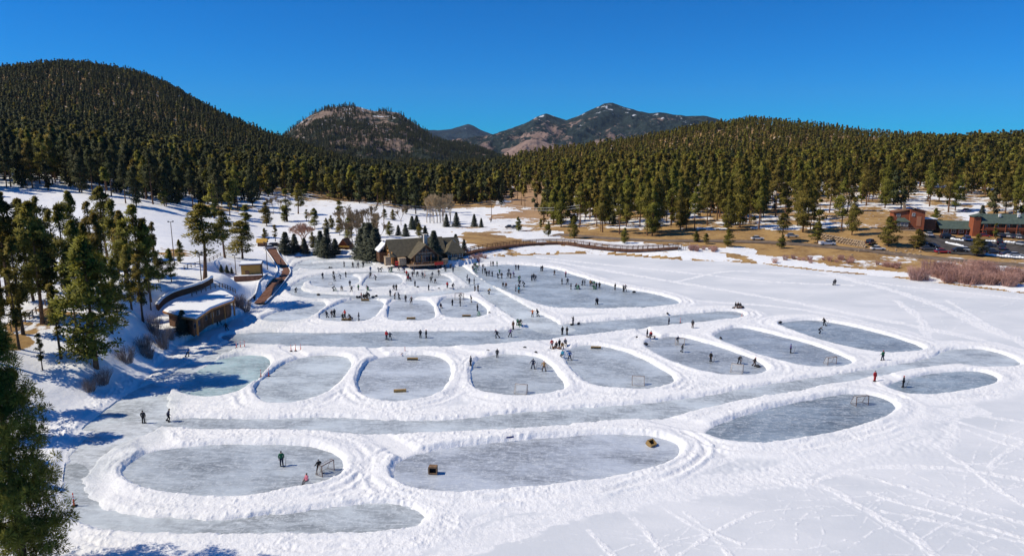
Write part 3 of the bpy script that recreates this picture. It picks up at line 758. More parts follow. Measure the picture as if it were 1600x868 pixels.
def conifer(seed, kind, h=15.0, rad=2.6, base=.3, nclump=240, nleaf=14, leaf=.5, wid=.11, limbs=True, cl=.55):
    """trunk and crown meshes of one conifer, h metres tall"""
    rng = np.random.default_rng(seed)
    bend = rng.normal(size=2) * h * .012
    def axis(t): return np.stack([bend[0] * np.sin(t * 2.6), bend[1] * np.sin(t * 2.1 + .4), t * h], -1)
    lop = rng.random() * 6.28
    if kind == 'spruce':
        t = rng.random(nclump) ** 1.25
        lay = np.round(t * 16) / 16; t = np.clip(lay + rng.normal(size=nclump) * .012, 0, .985)
    else:
        nb = max(10, nclump // 9)
        bt = rng.random(nb); ba = rng.random(nb) * 6.28; br = .45 + .6 * rng.random(nb)
        k = rng.integers(0, nb, nclump); t = np.clip(bt[k] + rng.normal(size=nclump) * .022, 0, .99)
    pr = profile(kind, t)
    if kind == 'spruce':
        a = rng.random(nclump) * 6.28; fr = rng.random(nclump) ** .45
        lum = .82 + .18 * np.sin(a * 3 + lay * 40)
    else:
        fr = rng.random(nclump) ** .55 * br[k]; a = ba[k] + rng.normal(size=nclump) * .38 / (.35 + fr)
        lum = 1 + .22 * np.cos(a - lop)
    r = rad * pr * fr * lum
    c = axis(base + (1 - base) * t)
    droop = (-.16 if kind == 'spruce' else .05) * r
    c = c + np.stack([r * np.cos(a), r * np.sin(a), droop], -1)
    sz = cl * (.55 + .7 * rng.random(nclump)) * (.55 + .45 * pr)
    V = leaf_cloud(rng, c, sz, nleaf, leaf, wid, .3 if kind != 'spruce' else .02, .75 if kind != 'spruce' else .35)
    tone = np.clip(.5 + rng.normal(size=nclump) * .28, 0, 1)
    Q = V.reshape(-1, 4, 3); lc = Q.mean(1); cc = np.repeat(c, nleaf, 0)
    ax = axis(np.clip(cc[:, 2] / h - .03, 0, 1)); unit = lambda v: v / (np.linalg.norm(v, axis=1, keepdims=True) + 1e-9)
    NR = unit(unit(lc - cc) * .6 + unit(cc - ax) * .75 + np.array([0, 0, .22]) + rng.normal(size=lc.shape) * .12)
    fn = np.cross(Q[:, 1] - Q[:, 0], Q[:, 3] - Q[:, 0]); fl = (fn * NR).sum(1) < 0
    Q[fl] = Q[fl][:, [0, 3, 2, 1]]; V = Q.reshape(-1, 3); NR = np.repeat(NR, 4, 0)
    T = MB(); r0 = h * .0135 + .03
    ts = np.linspace(-.02, .97, 8)
    T.tube(axis(ts), [r0 * (1.25 if q < 0 else 1) * (1 - .92 * max(q, 0)) + .012 for q in ts], 7)
    if limbs:
        for q in range(0, nclump, max(1, nclump // 45)):
            p = axis(base + (1 - base) * t[q] - .015); e = c[q]
            T.tube([p, (p + e) / 2 + np.array([0, 0, -.06 * r[q]]), e], [.05 * h / 15, .035 * h / 15, .012], 3)
    if kind == 'open' and limbs:   # dead snags on the bare trunk
        for q in range(7):
            z = base * (.45 + .6 * rng.random()); g = rng.random() * 6.28; l = .5 + rng.random() * 1.1; p = axis(np.array(z))
            T.tube([p, p + np.array([math.cos(g) * l, math.sin(g) * l, -.1])], [.03, .008], 3)
    return T, V, tone, NR


def conifer_pair(seed, kind, fm, bm, **kw):
    T, V, tone, NR = conifer(seed, kind, **kw)
    return T.mesh('trunk', bm), crown_mesh('crown', V, fm, tone, NR)


def both_mesh(seed, kind, fm, bm, **kw):
    """trunk and crown in one mesh, for the far forest"""
    T, V, tone, NR = conifer(seed, kind, **kw)
    nt = len(T.v); nl = len(V) // 4
    verts = np.vstack([np.array(T.v), V])
    flat = [i for f in T.f for i in f] + list(range(nt, nt + len(V)))
    sizes = [len(f) for f in T.f] + [4] * nl
    me = mesh_np('forest_tree', verts, flat, sizes, fm); me.materials.append(bm)
    mi = np.zeros(len(sizes), np.int32); mi[:len(T.f)] = 1
    me.polygons.foreach_set('material_index', mi)
    a = me.attributes.new('tone', 'FLOAT', 'FACE'); a.data.foreach_set('value', np.r_[np.zeros(len(T.f)), np.repeat(tone, nl // len(tone))].astype(np.float32))
    tn = np.zeros((sum(len(f) for f in T.f), 3)); sm = np.zeros(len(sizes), bool); sm[len(T.f):] = True
    me.polygons.foreach_set('use_smooth', sm); me.normals_split_custom_set(np.vstack([tn, NR]).tolist())
    return me


PINE = {}
for i in range(4):
    PINE['open', i] = conifer_pair(100 + i, 'open', M_NEAR, M_BARK, h=16, rad=3.3, base=.30 + .05 * (i % 3), nclump=300, nleaf=20, leaf=.46, wid=.085, cl=.62)
    PINE['dense', i] = conifer_pair(200 + i, 'dense', M_NEAR, M_BARK, h=15, rad=3.7, base=.08 + .03 * i, nclump=480, nleaf=20, leaf=.46, wid=.09, cl=.66)
    PINE['thin', i] = conifer_pair(300 + i, 'thin', M_NEAR, M_DARKBARK, h=14, rad=1.9, base=.34 - .05 * i, nclump=170, nleaf=18, leaf=.42, wid=.08, cl=.5)
    PINE['spruce', i] = conifer_pair(400 + i, 'spruce', M_SPRUCE, M_DARKBARK, h=12, rad=3.3, base=.03, nclump=900, nleaf=14, leaf=.42, wid=.085, cl=.42)
PINE['hero', 0] = conifer_pair(905, 'dense', foliage_mat('bright_pine_needles', (.085, .092, .018), (.36, .33, .055), trans=.36), M_BARK, h=21, rad=4.7, base=.05, nclump=1350, nleaf=66, leaf=.36, wid=.032, cl=.6)
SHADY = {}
for k_ in [q for q in PINE if q[0] in ('open', 'dense')]:   # left wood's crowns: its shade and fir tone put into the needle colour
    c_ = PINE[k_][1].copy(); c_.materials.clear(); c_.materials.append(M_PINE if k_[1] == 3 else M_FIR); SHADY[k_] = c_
NAT_H = {'open': 16, 'dense': 15, 'thin': 14, 'spruce': 12, 'hero': 21}
CAT = {'open': 'pine tree', 'dense': 'pine tree', 'thin': 'pine tree', 'spruce': 'spruce tree', 'hero': 'pine tree'}
N_TREE = 0


def conifer_thing(kind, x, y, z, h, label, group=None, wide=1.0, rz=None, shady=False):
    global N_TREE
    i = N_TREE % (1 if kind == 'hero' else 4); N_TREE += 1
    s = h / NAT_H[kind]
    e = empty('spruce_tree' if kind == 'spruce' else 'pine_tree', (x, y, z - .15), RNG.random() * 6.28 if rz is None else rz, label, CAT[kind], group, (s * wide, s * wide, s))
    tm, cm = PINE[kind, i]
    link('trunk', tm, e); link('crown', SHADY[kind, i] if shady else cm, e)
    return e


# (photo pixel of the foot, of the top, kind, width, label)
HANDTREES = [
 (66,505,318,'open',1.0,'tall pine with a dark slanting trunk left of the big bushy pine'),
 (26,500,300,'open',1.0,'pine with two bare lower trunks at the left edge'),
 (2,492,322,'open',1.1,'pine cut by the left edge of the picture, above the log rail'),
 (109,480,318,'thin',1.0,'slender pine with a bare dark trunk beside the bushy pine'),
 (150,574,372,'dense',1.12,'big bushy pine standing on the edge of the snowy bank'),
 (170,405,293,'open',1.15,'tall golden green pine with a thick reddish trunk on the slope'),
 (218,462,322,'open',1.0,'dark trunked pine right of the bushy pine, leaning slightly'),
 (206,484,384,'dense',.95,'short full pine just right of the bushy pine'),
 (96,560,440,'thin',1.05,'scrawny young pine left of the bushy pine, over bare brown ground'),
 (66,578,520,'thin',1.0,'small sparse sapling pine on the snow bank'),
 (248,440,392,'dense',1.0,'left one of two short dark pines by the lamp post'),
 (268,440,388,'dense',.9,'right one of two short dark pines by the lamp post'),
 (282,411,374,'dense',.85,'small round pine behind the pole on the upper snow slope'),
 (319,437,320,'open',1.05,'airy pine with a long bare trunk above the curved wall'),
 (352,403,330,'open',.95,'tall narrow pine above the snow shed roof'),
 (379,404,345,'dense',1.1,'full dark green pine on a patch of brown grass'),
 (386,368,318,'thin',1.0,'thin pine directly behind the full dark green pine'),
 (128,470,345,'open',.9,'half hidden pine directly behind the bushy pine'),
 (44,440,312,'open',1.0,'pine in the back row of the left stand'),
 (90,440,326,'thin',1.0,'pole thin pine in the back row of the left stand'),
 (140,455,350,'dense',.8,'shaded pine right behind the bushy pine crown'),
 (196,440,330,'open',.9,'pine with gappy crown between the golden and the dark trunked pine'),
 (30,545,420,'thin',1.0,'slim young pine in front of the log rail'),
 (175,520,400,'thin',1.0,'narrow shaded pine tucked right of the bushy pine'),
 (232,455,338,'thin',1.0,'slim pine with gaps at the right end of the left stand'),
 (52,470,318,'dense',.85,'full pine between the tall slanting trunk and the left edge'),
 (186,430,312,'dense',.8,'rounded pine just right of the golden green one'),
 (236,470,350,'dense',.75,'bushy pine on the slope behind the floodlight pole'),
 (120,420,300,'dense',.8,'dark full pine in the back row behind the slender one'),
 (70,420,306,'dense',.8,'full pine in the back row right of the back left pine'),
 (12, 470, 335, 'thin', 1.0, 'thin pine second from the left edge, bare to half its height'),
 (36, 522, 368, 'thin', 1.0, 'thin pine just left of the slanting trunk, over the log rail'),
 (82, 505, 352, 'thin', 1.0, 'slender pine just right of the slanting dark trunk'),
 (118, 512, 386, 'open', 0.8, 'small gappy pine half behind the bushy pine, left side'),
 (160, 468, 335, 'open', 0.85, 'gappy pine straight behind the top of the bushy pine'),
 (184, 498, 405, 'dense', 0.7, 'small full pine between the bushy pine and its right neighbour'),
 (198, 452, 342, 'thin', 1.1, 'thin pine right behind the golden green pine'),
 (224, 502, 398, 'thin', 1.1, 'thin low pine at the brow of the bank, right end of the stand'),
 (150, 436, 316, 'thin', 1.0, 'thin pine left behind the golden green pine'),
 (60, 455, 330, 'thin', 1.0, 'thin back row pine over the slanting trunk'),
 (242, 418, 345, 'thin', 1.0, 'thin pine alone above the two short dark pines'),
 (10, 545, 440, 'open', 0.8, 'low gappy pine at the left edge below the log rail'),
 (417,353,315,'dense',.75,'neat round topped pine alone on the snowy field'),
 (449,346,294,'thin',1.0,'slim dark pine of a pair high on the snowy field'),
 (466,334,291,'open',1.0,'airy pine of a pair high on the snowy field'),
 (444,346,325,'dense',.8,'small pine at the foot of the slim dark pine'),
 (479,346,327,'thin',1.1,'reddish thin pine on the field above the pink willow'),
 (492,357,325,'dense',.7,'brown green pine on the field right of the reddish one'),
 (531,346,312,'thin',1.1,'tall airy pine on the field above the spruces'),
 (510,364,340,'dense',.7,'pine left in a trio below the field'),
 (518,358,336,'dense',.7,'pine middle in a trio below the field'),
 (531,367,338,'dense',.75,'pine right in a trio below the field'),
 (414,381,356,'dense',.65,'little pine left of the yellow roofed shed'),
 (430,377,351,'thin',.95,'little pine behind the dark parked car'),
 (489,390,362,'dense',.7,'brownish pine under the pink willow'),
 (601,342,326,'dense',.9,'left one of two lollipop shaped pines on the snow'),
 (614,344,327,'dense',.9,'right one of two lollipop shaped pines on the snow'),
 (609,368,345,'dense',.95,'round pine left behind the lodge roof'),
 (655,370,349,'dense',.9,'bright green pine behind the lodge ridge'),
 (546,378,338,'dense',.6,'brown conical tree in the middle of the bare aspens'),
 (586,378,342,'dense',.6,'dull brown pine right of the bare aspens'),
 (810,361,338,'dense',.7,'bushy pine on the far snow flat beside the road'),
 (857,369,345,'dense',.7,'round pine at the foot of the orange rock slope'),
 (845,357,341,'dense',.6,'small dark pine just behind the round one by the rocks'),
 (897,372,338,'dense',.75,'narrow pine on the brown road bank'),
 (976,380,355,'dense',.8,'rounded olive pine on the tan bank near the road'),
 (1088,378,361,'dense',1.1,'low bushy pine, left one of a pair on the road bank'),
 (1103,381,364,'dense',1.0,'low bushy pine, right one of a pair on the road bank'),
 (1137,385,357,'dense',.85,'solitary pine standing below the road on brown grass'),
 (1220,378,333,'open',1.1,'leaning pine above the small pine on the road bank'),
 (1222,388,366,'dense',.85,'small round pine right under the leaning pine'),
 (1277,380,346,'dense',.9,'dark rounded pine left of the stone wall'),
 (1387,384,338,'dense',1.0,'pine left in front of the red house'),
 (1433,388,357,'dense',1.2,'squat dark green pine between house and car park'),
 (1525,400,365,'dense',.95,'pine standing on the kerb in the middle of the car park'),
 (1555,372,348,'thin',1.0,'thin pine in front of the motel balconies'),
 (1460,352,325,'dense',.8,'pine behind the dark wooden annexe'),
]
HANDSPRUCE = [
 (447,396,362,1.15,'wide dark blue spruce, leftmost in the row by the car park'),(461,394,365,1.0,'spruce second in the row by the car park'),(476,395,371,1.0,'low spruce under the pink willow'),
 (501,398,360,1.0,'dark spruce behind the tall tapering one'),(512,402,356,.8,'tall tapering spruce at the rink edge, left of the cabin'),(505,402,374,.9,'small spruce left of the tall tapering one'),
 (524,397,372,1.1,'broad spruce next to the dark red cabin'),(567,403,360,1.0,'olive spruce first of the clump left of the lodge'),(577,406,352,1.0,'tallest spruce of the clump left of the lodge'),
 (588,407,360,1.1,'darkest spruce of the clump nearest the lodge wall'),(572,398,352,.9,'spruce behind the clump left of the lodge'),(622,368,351,.9,'small spruce left behind the lodge roof'),(634,369,349,1.0,'spruce in the middle behind the lodge roof'),
 (644,358,337,1.0,'left one of two dark spruces on the snow behind the lodge'),(651,357,336,1.0,'right one of two dark spruces on the snow behind the lodge'),(664,369,352,1.0,'spruce right behind the lodge ridge'),
 (678,408,360,.9,'tall spruce standing in front of the lodge roof'),(712,388,365,1.0,'spruce behind the right wing of the lodge'),(725,391,373,.9,'small spruce at the right corner of the lodge'),
 (698,354,334,.9,'dark spruce right of the pale cottonwoods'),(713,354,331,.9,'slim spruce second right of the cottonwoods'),(741,354,334,.9,'spruce on the far snow flat, left of two'),(752,355,340,.8,'small spruce on the far snow flat, right of two'),
 (288,520,483,1.0,'small spruce at the corner of the log warming hut'),(1533,345,320,.85,'small conical spruce on the grass behind the motel'),(383,430,414,.9,'round little spruce at the corner of the tan shed'),
 (346,424,412,.9,'left one of three tiny firs above the tan shed'),(355,425,413,.9,'middle one of three tiny firs above the tan shed'),(362,426,416,.8,'right one of three tiny firs above the tan shed')]


def build_hand_trees():
    for (px, b, t, kind, w, lab) in HANDTREES:
        x, y, z = hit(px, b); zt = at(px, t, y)[2]
        conifer_thing(kind, x, y, z, max(zt - z, 2), lab, None, w * (.98 if px < 300 else 1.62 if kind != 'thin' else 1.75))
    for (px, b, t, w, lab) in HANDSPRUCE:
        x, y, z = hit(px, b); zt = at(px, t, y)[2]
        conifer_thing('spruce', x, y, z, max(zt - z, 1.2) * (1.08 if px > 540 and px < 600 else 1), lab, None, w * 1.55)
    for x, y, h in ((-67, 71, 15), (-65.5, 79, 17), (-71, 86, 16), (-76, 93, 18), (-60, 66, 12)):
        conifer_thing('open', x, y, ground_z(x, y), h, 'pine just beyond the left edge whose shadow falls on the snowy bank', 'pines beyond the left edge')
    z0 = ground_z(-41.0, 51.5)
    conifer_thing('hero', -40.6, 51.5, z0, 23.2 - z0, 'nearest huge pine with dense needles, cut by the lower left corner', None, .80, 2.2)


TREELINE = [(-300,322),(-100,310),(0,302),(60,298),(100,297),(150,303),(200,318),(235,326),(270,334),(300,332),(340,338),(372,330),(400,316),(430,306),(480,305),(520,312),(560,318),(600,326),(640,332),(680,330),(700,326),(760,326),(800,322),(830,342),(850,354),(900,368),(960,375),(1020,379),(1080,372),(1120,364),(1180,372),(1240,370),(1280,365),(1340,370),(1390,354),(1440,341),(1500,340),(1560,340),(1620,342),(1900,352)]
CLEAR = [([(1495,338),(1520,300),(1550,305),(1545,350)], .04), ([(1180,350),(1220,300),(1260,300),(1250,350)], .8), ([(1080,330),(1080,250),(1100,250),(1110,330)], .4), ([(770,340),(790,285),(850,270),(880,330),(850,345)], .3),
         ([(1280,360),(1260,330),(1360,325),(1390,360)], .55), ([(0,330),(0,296),(200,300),(330,310),(420,305),(420,335)], .62), ([(1040,372),(1060,340),(1250,340),(1240,372)], .85), ([(1380,350),(1390,330),(1470,320),(1480,345)], .1), ([(520,345),(660,325),(700,345)], .5)]


def scatter():
    """every tree of the wooded slopes: x, y, z, height, photo pixel"""
    rng = np.random.default_rng(12)
    pts = []
    Y = 235.0
    while Y < 1330:
        sp = 4.7 + Y * .0012
        hw = .98 * Y
        xs = np.arange(-hw, hw, sp); n = len(xs)
        pts.append(np.stack([xs + rng.uniform(-.95, .95, n) * sp, Y + rng.uniform(-.95, .95, n) * sp], 1)); Y += sp
    P = np.concatenate(pts); X, Y = P[:, 0], P[:, 1]
    Z = land_z(X, Y, np.full(X.shape, 50.0))
    px, py = project(X, Y, Z)
    tl = np.array(TREELINE)
    lim = np.interp(px, tl[:, 0], tl[:, 1]) + (fbm(X / 25, Y / 25, 2, 8) - .5) * 14
    p = sstep(np.where(px < 700, -10, 0), np.where(px < 700, 14, 10), lim - py)
    dens = np.where(X < 0, np.where(Y > 420, .99, .88), np.where(Y > 480, .86, .68)) * np.where((py > 300) & (X > 0), .72, 1.0)
    clr = fbm(X / 38, Y / 38, 4, 44)
    dens = dens * (1 - np.where(X < 0, .35 * sstep(.62, .72, clr), np.where(Y > 520, .5, .62) * sstep(.54, .65, clr)))
    for poly, k in CLEAR:
        ins = inside(px, py, poly); dens = np.where(ins, dens * k, dens)
    keep = (rng.random(len(X)) < p * dens) & ((Y < 1230) | (X > -900)) & ((X < 0) | (Y < 1080)) & ((px > -250) & (px < 1850))
    X, Y, Z, px, py = X[keep], Y[keep], Z[keep], px[keep], py[keep]
    h = (11.5 + 8.0 * rng.random(len(X)) ** 1.1) * np.where(rng.random(len(X)) < .16, .55, 1.0)
    h = h * (1 - .36 * sstep(380, 950, Y)) * np.where(rng.random(len(X)) < .2, 1.15, 1.0)
    return X, Y, Z, h, px, py


def instanced(name, pos, scl, rot, pick, protos):
    """points that geometry nodes turn into trees of a few kinds"""
    coll = bpy.data.collections.new(name + '_kinds')
    for k, me in enumerate(protos):
        coll.objects.link(bpy.data.objects.new('kind_%02d' % k, me))
    me = bpy.data.meshes.new(name); me.vertices.add(len(pos)); me.vertices.foreach_set('co', np.asarray(pos, np.float32).ravel())
    for nm, arr, ty in (('tscale', scl, 'FLOAT'), ('trot', rot, 'FLOAT'), ('tpick', pick, 'INT')):
        a = me.attributes.new(nm, ty, 'POINT'); a.data.foreach_set('value', np.asarray(arr, np.float32 if ty == 'FLOAT' else np.int32))
    ob = link(name, me)
    ng = bpy.data.node_groups.new(name, 'GeometryNodeTree')
    ng.interface.new_socket('Geometry', in_out='INPUT', socket_type='NodeSocketGeometry'); ng.interface.new_socket('Geometry', in_out='OUTPUT', socket_type='NodeSocketGeometry')
    N, L = ng.nodes, ng.links
    gi, go = N.new('NodeGroupInput'), N.new('NodeGroupOutput')
    mtp = N.new('GeometryNodeMeshToPoints'); ip = N.new('GeometryNodeInstanceOnPoints'); ci = N.new('GeometryNodeCollectionInfo')
    ci.inputs[0].default_value = coll; ci.inputs[1].default_value = True; ci.inputs[2].default_value = True
    ip.inputs['Pick Instance'].default_value = True
    L.new(gi.outputs[0], mtp.inputs[0]); L.new(mtp.outputs[0], ip.inputs['Points']); L.new(ci.outputs[0], ip.inputs['Instance'])
    def na(nm, ty):
        a = N.new('GeometryNodeInputNamedAttribute'); a.data_type = ty; a.inputs[0].default_value = nm; return a.outputs[0]
    L.new(na('tpick', 'INT'), ip.inputs['Instance Index']); L.new(na('tscale', 'FLOAT'), ip.inputs['Scale'])
    cx = N.new('ShaderNodeCombineXYZ'); L.new(na('trot', 'FLOAT'), cx.inputs[2]); L.new(cx.outputs[0], ip.inputs['Rotation'])
    L.new(ip.outputs[0], go.inputs[0])
    md = ob.modifiers.new('trees', 'NODES'); md.node_group = ng
    return ob


def build_forest(hill):
    X, Y, Z, h, px, py = scatter()
    size = h / Y
    seen = (px > -20) & (px < 1620)
    order = np.argsort(-np.where(seen, size, 0))
    nhand = len(HANDTREES) + 6
    pick = order[:max(0, 296 - nhand)]
    lone = np.zeros(len(X), bool); lone[pick] = True
    for k in pick:
        if px[k] < 240: lab, g = 'dark green pine in the front rows of the left hill forest', 'pines along the foot of the left hill'
        elif px[k] < 700: lab, g = 'pine with bare lower trunk along the upper edge of the snowy field', 'pines along the top of the snowy field'
        elif px[k] < 1080: lab, g = 'olive green pine in the lowest rows of the right hillside', 'pines on the lower right hillside'
        elif px[k] < 1385: lab, g = 'sunlit pine on the brown slope with snow patches', 'pines on the patchy slope above the road'
        else: lab, g = 'tall pine in the wood behind the red buildings', 'pines behind the red buildings'
        kind = 'open' if RNG.random() < .6 else 'dense'
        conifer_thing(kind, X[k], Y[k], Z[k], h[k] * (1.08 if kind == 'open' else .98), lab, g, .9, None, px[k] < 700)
    r = ~lone
    near = [both_mesh(500 + i, ('open', 'dense', 'dense', 'thin')[i % 4], M_PINE, M_BARK, h=15, rad=(2.9, 3.0, 2.7, 2.2)[i % 4], base=(.24, .10, .08, .16)[i % 4], nclump=78, nleaf=9, leaf=1.0, wid=.30, limbs=False, cl=.75) for i in range(8)]
    firs = [both_mesh(520 + i, ('dense', 'spruce', 'dense', 'thin')[i % 4], M_FIR, M_DARKBARK, h=15, rad=(2.6, 2.5, 2.3, 1.9)[i % 4], base=(.08, .04, .1, .12)[i % 4], nclump=80, nleaf=9, leaf=1.0, wid=.30, limbs=False, cl=.75) for i in range(4)]
    n = int(r.sum())
    pos = np.stack([X[r], Y[r], Z[r] - .2], 1)
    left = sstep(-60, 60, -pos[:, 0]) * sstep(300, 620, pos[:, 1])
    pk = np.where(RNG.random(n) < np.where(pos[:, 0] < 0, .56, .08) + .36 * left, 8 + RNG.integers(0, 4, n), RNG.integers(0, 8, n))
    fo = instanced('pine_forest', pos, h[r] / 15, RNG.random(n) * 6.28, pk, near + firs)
    tag(fo, 'dense pine forest covering the hills on both sides of the valley', 'forest', None, 'stuff')
    # thinner, far wood over the rocky hill
    V, hp = hill
    rng = np.random.default_rng(4); m = 12000
    fi = rng.random(m) * (V.shape[0] * .73); fj = rng.random(m) * (V.shape[1] - 2)
    a, b = fi.astype(int), fj.astype(int); u, v = (fi - a)[:, None], (fj - b)[:, None]
    P = V[a, b] * (1 - u) * (1 - v) + V[a + 1, b] * u * (1 - v) + V[a, b + 1] * (1 - u) * v + V[a + 1, b + 1] * u * v
    hz = P[:, 2]
    dn = fbm(P[:, 0] / 60, P[:, 1] / 60, 4, 91)
    keep = rng.random(m) < np.where(hz > 95, sstep(.42, .56, dn) * .75 + .05, .30 + .7 * sstep(.35, .5, dn))
    P = P[keep]; n = len(P)
    fo2 = instanced('distant_wood', P - np.array([0, 0, .3]), .62 + .4 * rng.random(n), rng.random(n) * 6.28, rng.integers(0, 4, n), firs)
    tag(fo2, 'distant thin pine wood growing over the rocky hill', 'forest', None, 'stuff')
    print('forest', int(r.sum()), 'single', len(pick), 'far', n)


# ------------------------------------------------------------------ leafless trees and shrubs
def bare_mesh(seed, h, spread, m, depth=5, r0=.16, up=.55, kids=3, multi=1, name='branches', rmin=.03):
    rng = random.Random(seed); T = MB()
    def grow(p, d, l, r, k):
        q = p + d * l
        mid = (p + q) / 2 + Vector((rng.uniform(-1, 1), rng.uniform(-1, 1), 0)) * l * .05
        r = max(r, rmin); T.tube([p, mid, q], [r, r * .85, max(r * .7, rmin * .8)], 3 if k < 4 else 4)
        if k == 0: return
        for i in range(kids if k > 1 else kids + 1):
            nd = (d + Vector((rng.gauss(0, 1), rng.gauss(0, 1), rng.gauss(0, .5))).normalized() * spread + Vector((0, 0, up * .3))).normalized()
            st = p.lerp(q, rng.uniform(.55, 1.0))
            grow(st, nd, l * rng.uniform(.62, .82), r * .58, k - 1)
    for i in range(multi):
        a = 6.28 * i / multi + rng.random()
        d = Vector((math.cos(a) * .35, math.sin(a) * .35, 1)).normalized() if multi > 1 else Vector((rng.gauss(0, .04), rng.gauss(0, .04), 1)).normalized()
        grow(Vector((math.cos(a) * .12 * (multi > 1), math.sin(a) * .12 * (multi > 1), -.1)), d, h * .34, r0, depth)
    return T.mesh(name, m)


def twig_shrub(seed, m, n=190, h=2.0, spread=.8):
    rng = random.Random(seed); T = MB()
    for i in range(n):
        a, r = rng.random() * 6.28, rng.random() ** .6 * .55
        p = Vector((math.cos(a) * r, math.sin(a) * r, -.05)); t = Vector((math.cos(a) * (r + spread * rng.random()), math.sin(a) * (r + spread * rng.random()), h * rng.uniform(.5, 1.05)))
        mid = p.lerp(t, .55) + Vector((rng.gauss(0, .1), rng.gauss(0, .1), .08))
        T.tube([p, mid, t], [.022, .016, .006], 3)
        for k in range(2):
            e = mid.lerp(t, .3 + .3 * k) ; T.tube([e, e + Vector((rng.gauss(0, .25), rng.gauss(0, .25), rng.uniform(.2, .5)))], [.012, .005], 3)
    return T.mesh('twigs', m)


def build_bare():
    tan = mat('tan_twigs', (.55, .41, .24), .9, .1, .25, 2); pink = mat('pink_twigs', (.46, .28, .20), .9, .1, .2, 2)
    grey = mat('grey_twigs', (.26, .21, .19), .9, .1, .25, 2); pale = mat('pale_bark', (.58, .52, .44), .9, .1, .25, 2); red = mat('red_twigs', (.46, .27, .22), .9, .1, .3, 2)
    olive = mat('aspen_twigs', (.30, .22, .13), .9, .1, .2, 2)
    def put(name, me, px, b, t, nat, lab, cat, group=None, wide=1.0, part='branches'):
        x, y, z = hit(px, b); h = max(at(px, t, y)[2] - z, .5); s = h / nat
        e = empty(name, (x, y, z - .05), RNG.random() * 6.28, lab, cat, group, (s * wide, s * wide, s))
        link(part, me, e); return e
    cw = [bare_mesh(20 + i, 15, .50, tan, 6, .22, .8, 3, rmin=.05) for i in range(3)]
    tk = MB().tube([(0, 0, -.2), (.1, 0, 3), (.05, .1, 6.5)], [.34, .27, .16], 7).mesh('trunk', pale)
    for i, px in enumerate((667, 672, 678, 683, 688, 693, 698, 704, 675, 691)):
        e = put('cottonwood_tree', cw[i % 3], px, 348 - (i > 7) * 2, 303 + (4, 2, 1, 0, 1, 1, 3, 6, 6, 5)[i], 15, 'bare cottonwood with whitish trunk and tan crown in the tight row behind the lodge', 'cottonwood tree', 'row of bare cottonwoods', .9)
        link('trunk', tk, e)
    w = bare_mesh(40, 9, .7, pink, 6, .16, .6, 3, 5, rmin=.03)
    put('willow_tree', w, 474, 378, 338, 11.5, 'rounded leafless willow with pinkish twigs beside the dark spruces', 'willow tree', None, 1.15)
    asp = [bare_mesh(60 + i, 11, .42, olive, 6, .12, .9, 3, rmin=.036) for i in range(3)]
    labs = ['tall pale aspen left of the middle bare group', 'thin aspen second in the middle bare group', 'aspen with brown haze of twigs in the middle group', 'tallest bare aspen behind the spruce clump', 'bare aspen right of the tallest one', 'slim bare aspen standing alone on the snow right of the lollipop pines', 'brown bare aspen low behind the spruce clump', 'dense brown bare tree left of the spruce clump', 'small bare tree right of the spruce clump', 'faint bare tree on the field, left one of three', 'faint bare tree on the field, middle one of three', 'faint bare tree on the field, right one of three', 'small bare tree beside the tall airy pine']
    for i, (px, b, t) in enumerate(((541,368,320),(548,372,328),(556,380,330),(574,372,318),(582,372,326),(627,352,322),(566,388,336),(553,390,340),(594,380,340),(420,330,308),(428,332,306),(436,333,308),(482,350,330))):
        put('aspen_tree', asp[i % 3], px, b, t, 11, labs[i], 'aspen tree', None, 1.25 if i not in (9, 10, 11) else 1)
    gs = [twig_shrub(80 + i, grey, 110, 2.2, .8) for i in range(2)]
    for i, (px, b, t, wd, lab) in enumerate(((243,522,490,.8,'tall grey leafless bush at the end of the curved wall'),(255,545,512,.9,'grey leafless bush below the tall one near the hut'),(226,548,522,1.1,'dark twiggy bush on the snow bank, left of the grey pair'),(198,566,540,1.2,'round frosted bush at the foot of the bank'),(160,600,575,1.2,'dark scrub under the bushy pine at the bank'),(232,560,540,1.3,'low spreading scrub at the edge of the grey ice'),(268,532,508,.7,'thin grey bush just left of the small spruce'),(140,610,590,1.4,'low brown scrub hanging over the bank'),(372,480,458,1.2,'frosted scrub on the mound between hut and shed'),(384,488,466,1.1,'grey scrub at the foot of the mound by the red path'))):
        put('leafless_bush', gs[i % 2], px, b, t, 2.2, lab, 'bush', None, wd, 'twigs')
    rs = [twig_shrub(90 + i, red, 95, 2.0, .75) for i in range(4)]
    rng = random.Random(3)
    spots = []
    for i in range(62):
        px = rng.uniform(1428, 1600); spots.append((px, rng.uniform(424, 440) + (px - 1430) * .045))
    for i in range(10): spots.append((rng.uniform(1370, 1415), rng.uniform(413, 420)))
    for i in range(14): spots.append((rng.uniform(1070, 1125), rng.uniform(389, 394)))
    for i in range(18): spots.append((rng.uniform(1210, 1340), rng.uniform(404, 411)))
    for i in range(8): spots.append((rng.uniform(735, 760), rng.uniform(400, 406)))
    for px, b in spots:
        k = 1430 < px
        lab = ('leafless reddish willow shrub in the thicket below the car park' if k else 'reddish shrub on the snowy shore left of the thicket' if px > 1365 else 'small reddish shrub in the line under the brown road bank' if px > 1200 else 'small reddish shrub at the right end of the boardwalk' if px > 1000 else 'low brown shrub on the shore right of the lodge')
        g = ('willow thicket below the car park' if k else 'shrubs beside the thicket' if px > 1365 else 'shrubs under the road bank' if px > 1200 else 'shrubs by the boardwalk' if px > 1000 else 'shrubs right of the lodge')
        put('willow_shrub', rs[rng.randrange(4)], px, b, b - (rng.uniform(14, 24) if k else rng.uniform(5, 9)), 2.0, lab, 'shrub', g, 1.25, 'twigs')
# ------------------------------------------------------------------ buildings, paths, fences, poles, vehicles
MW = {}


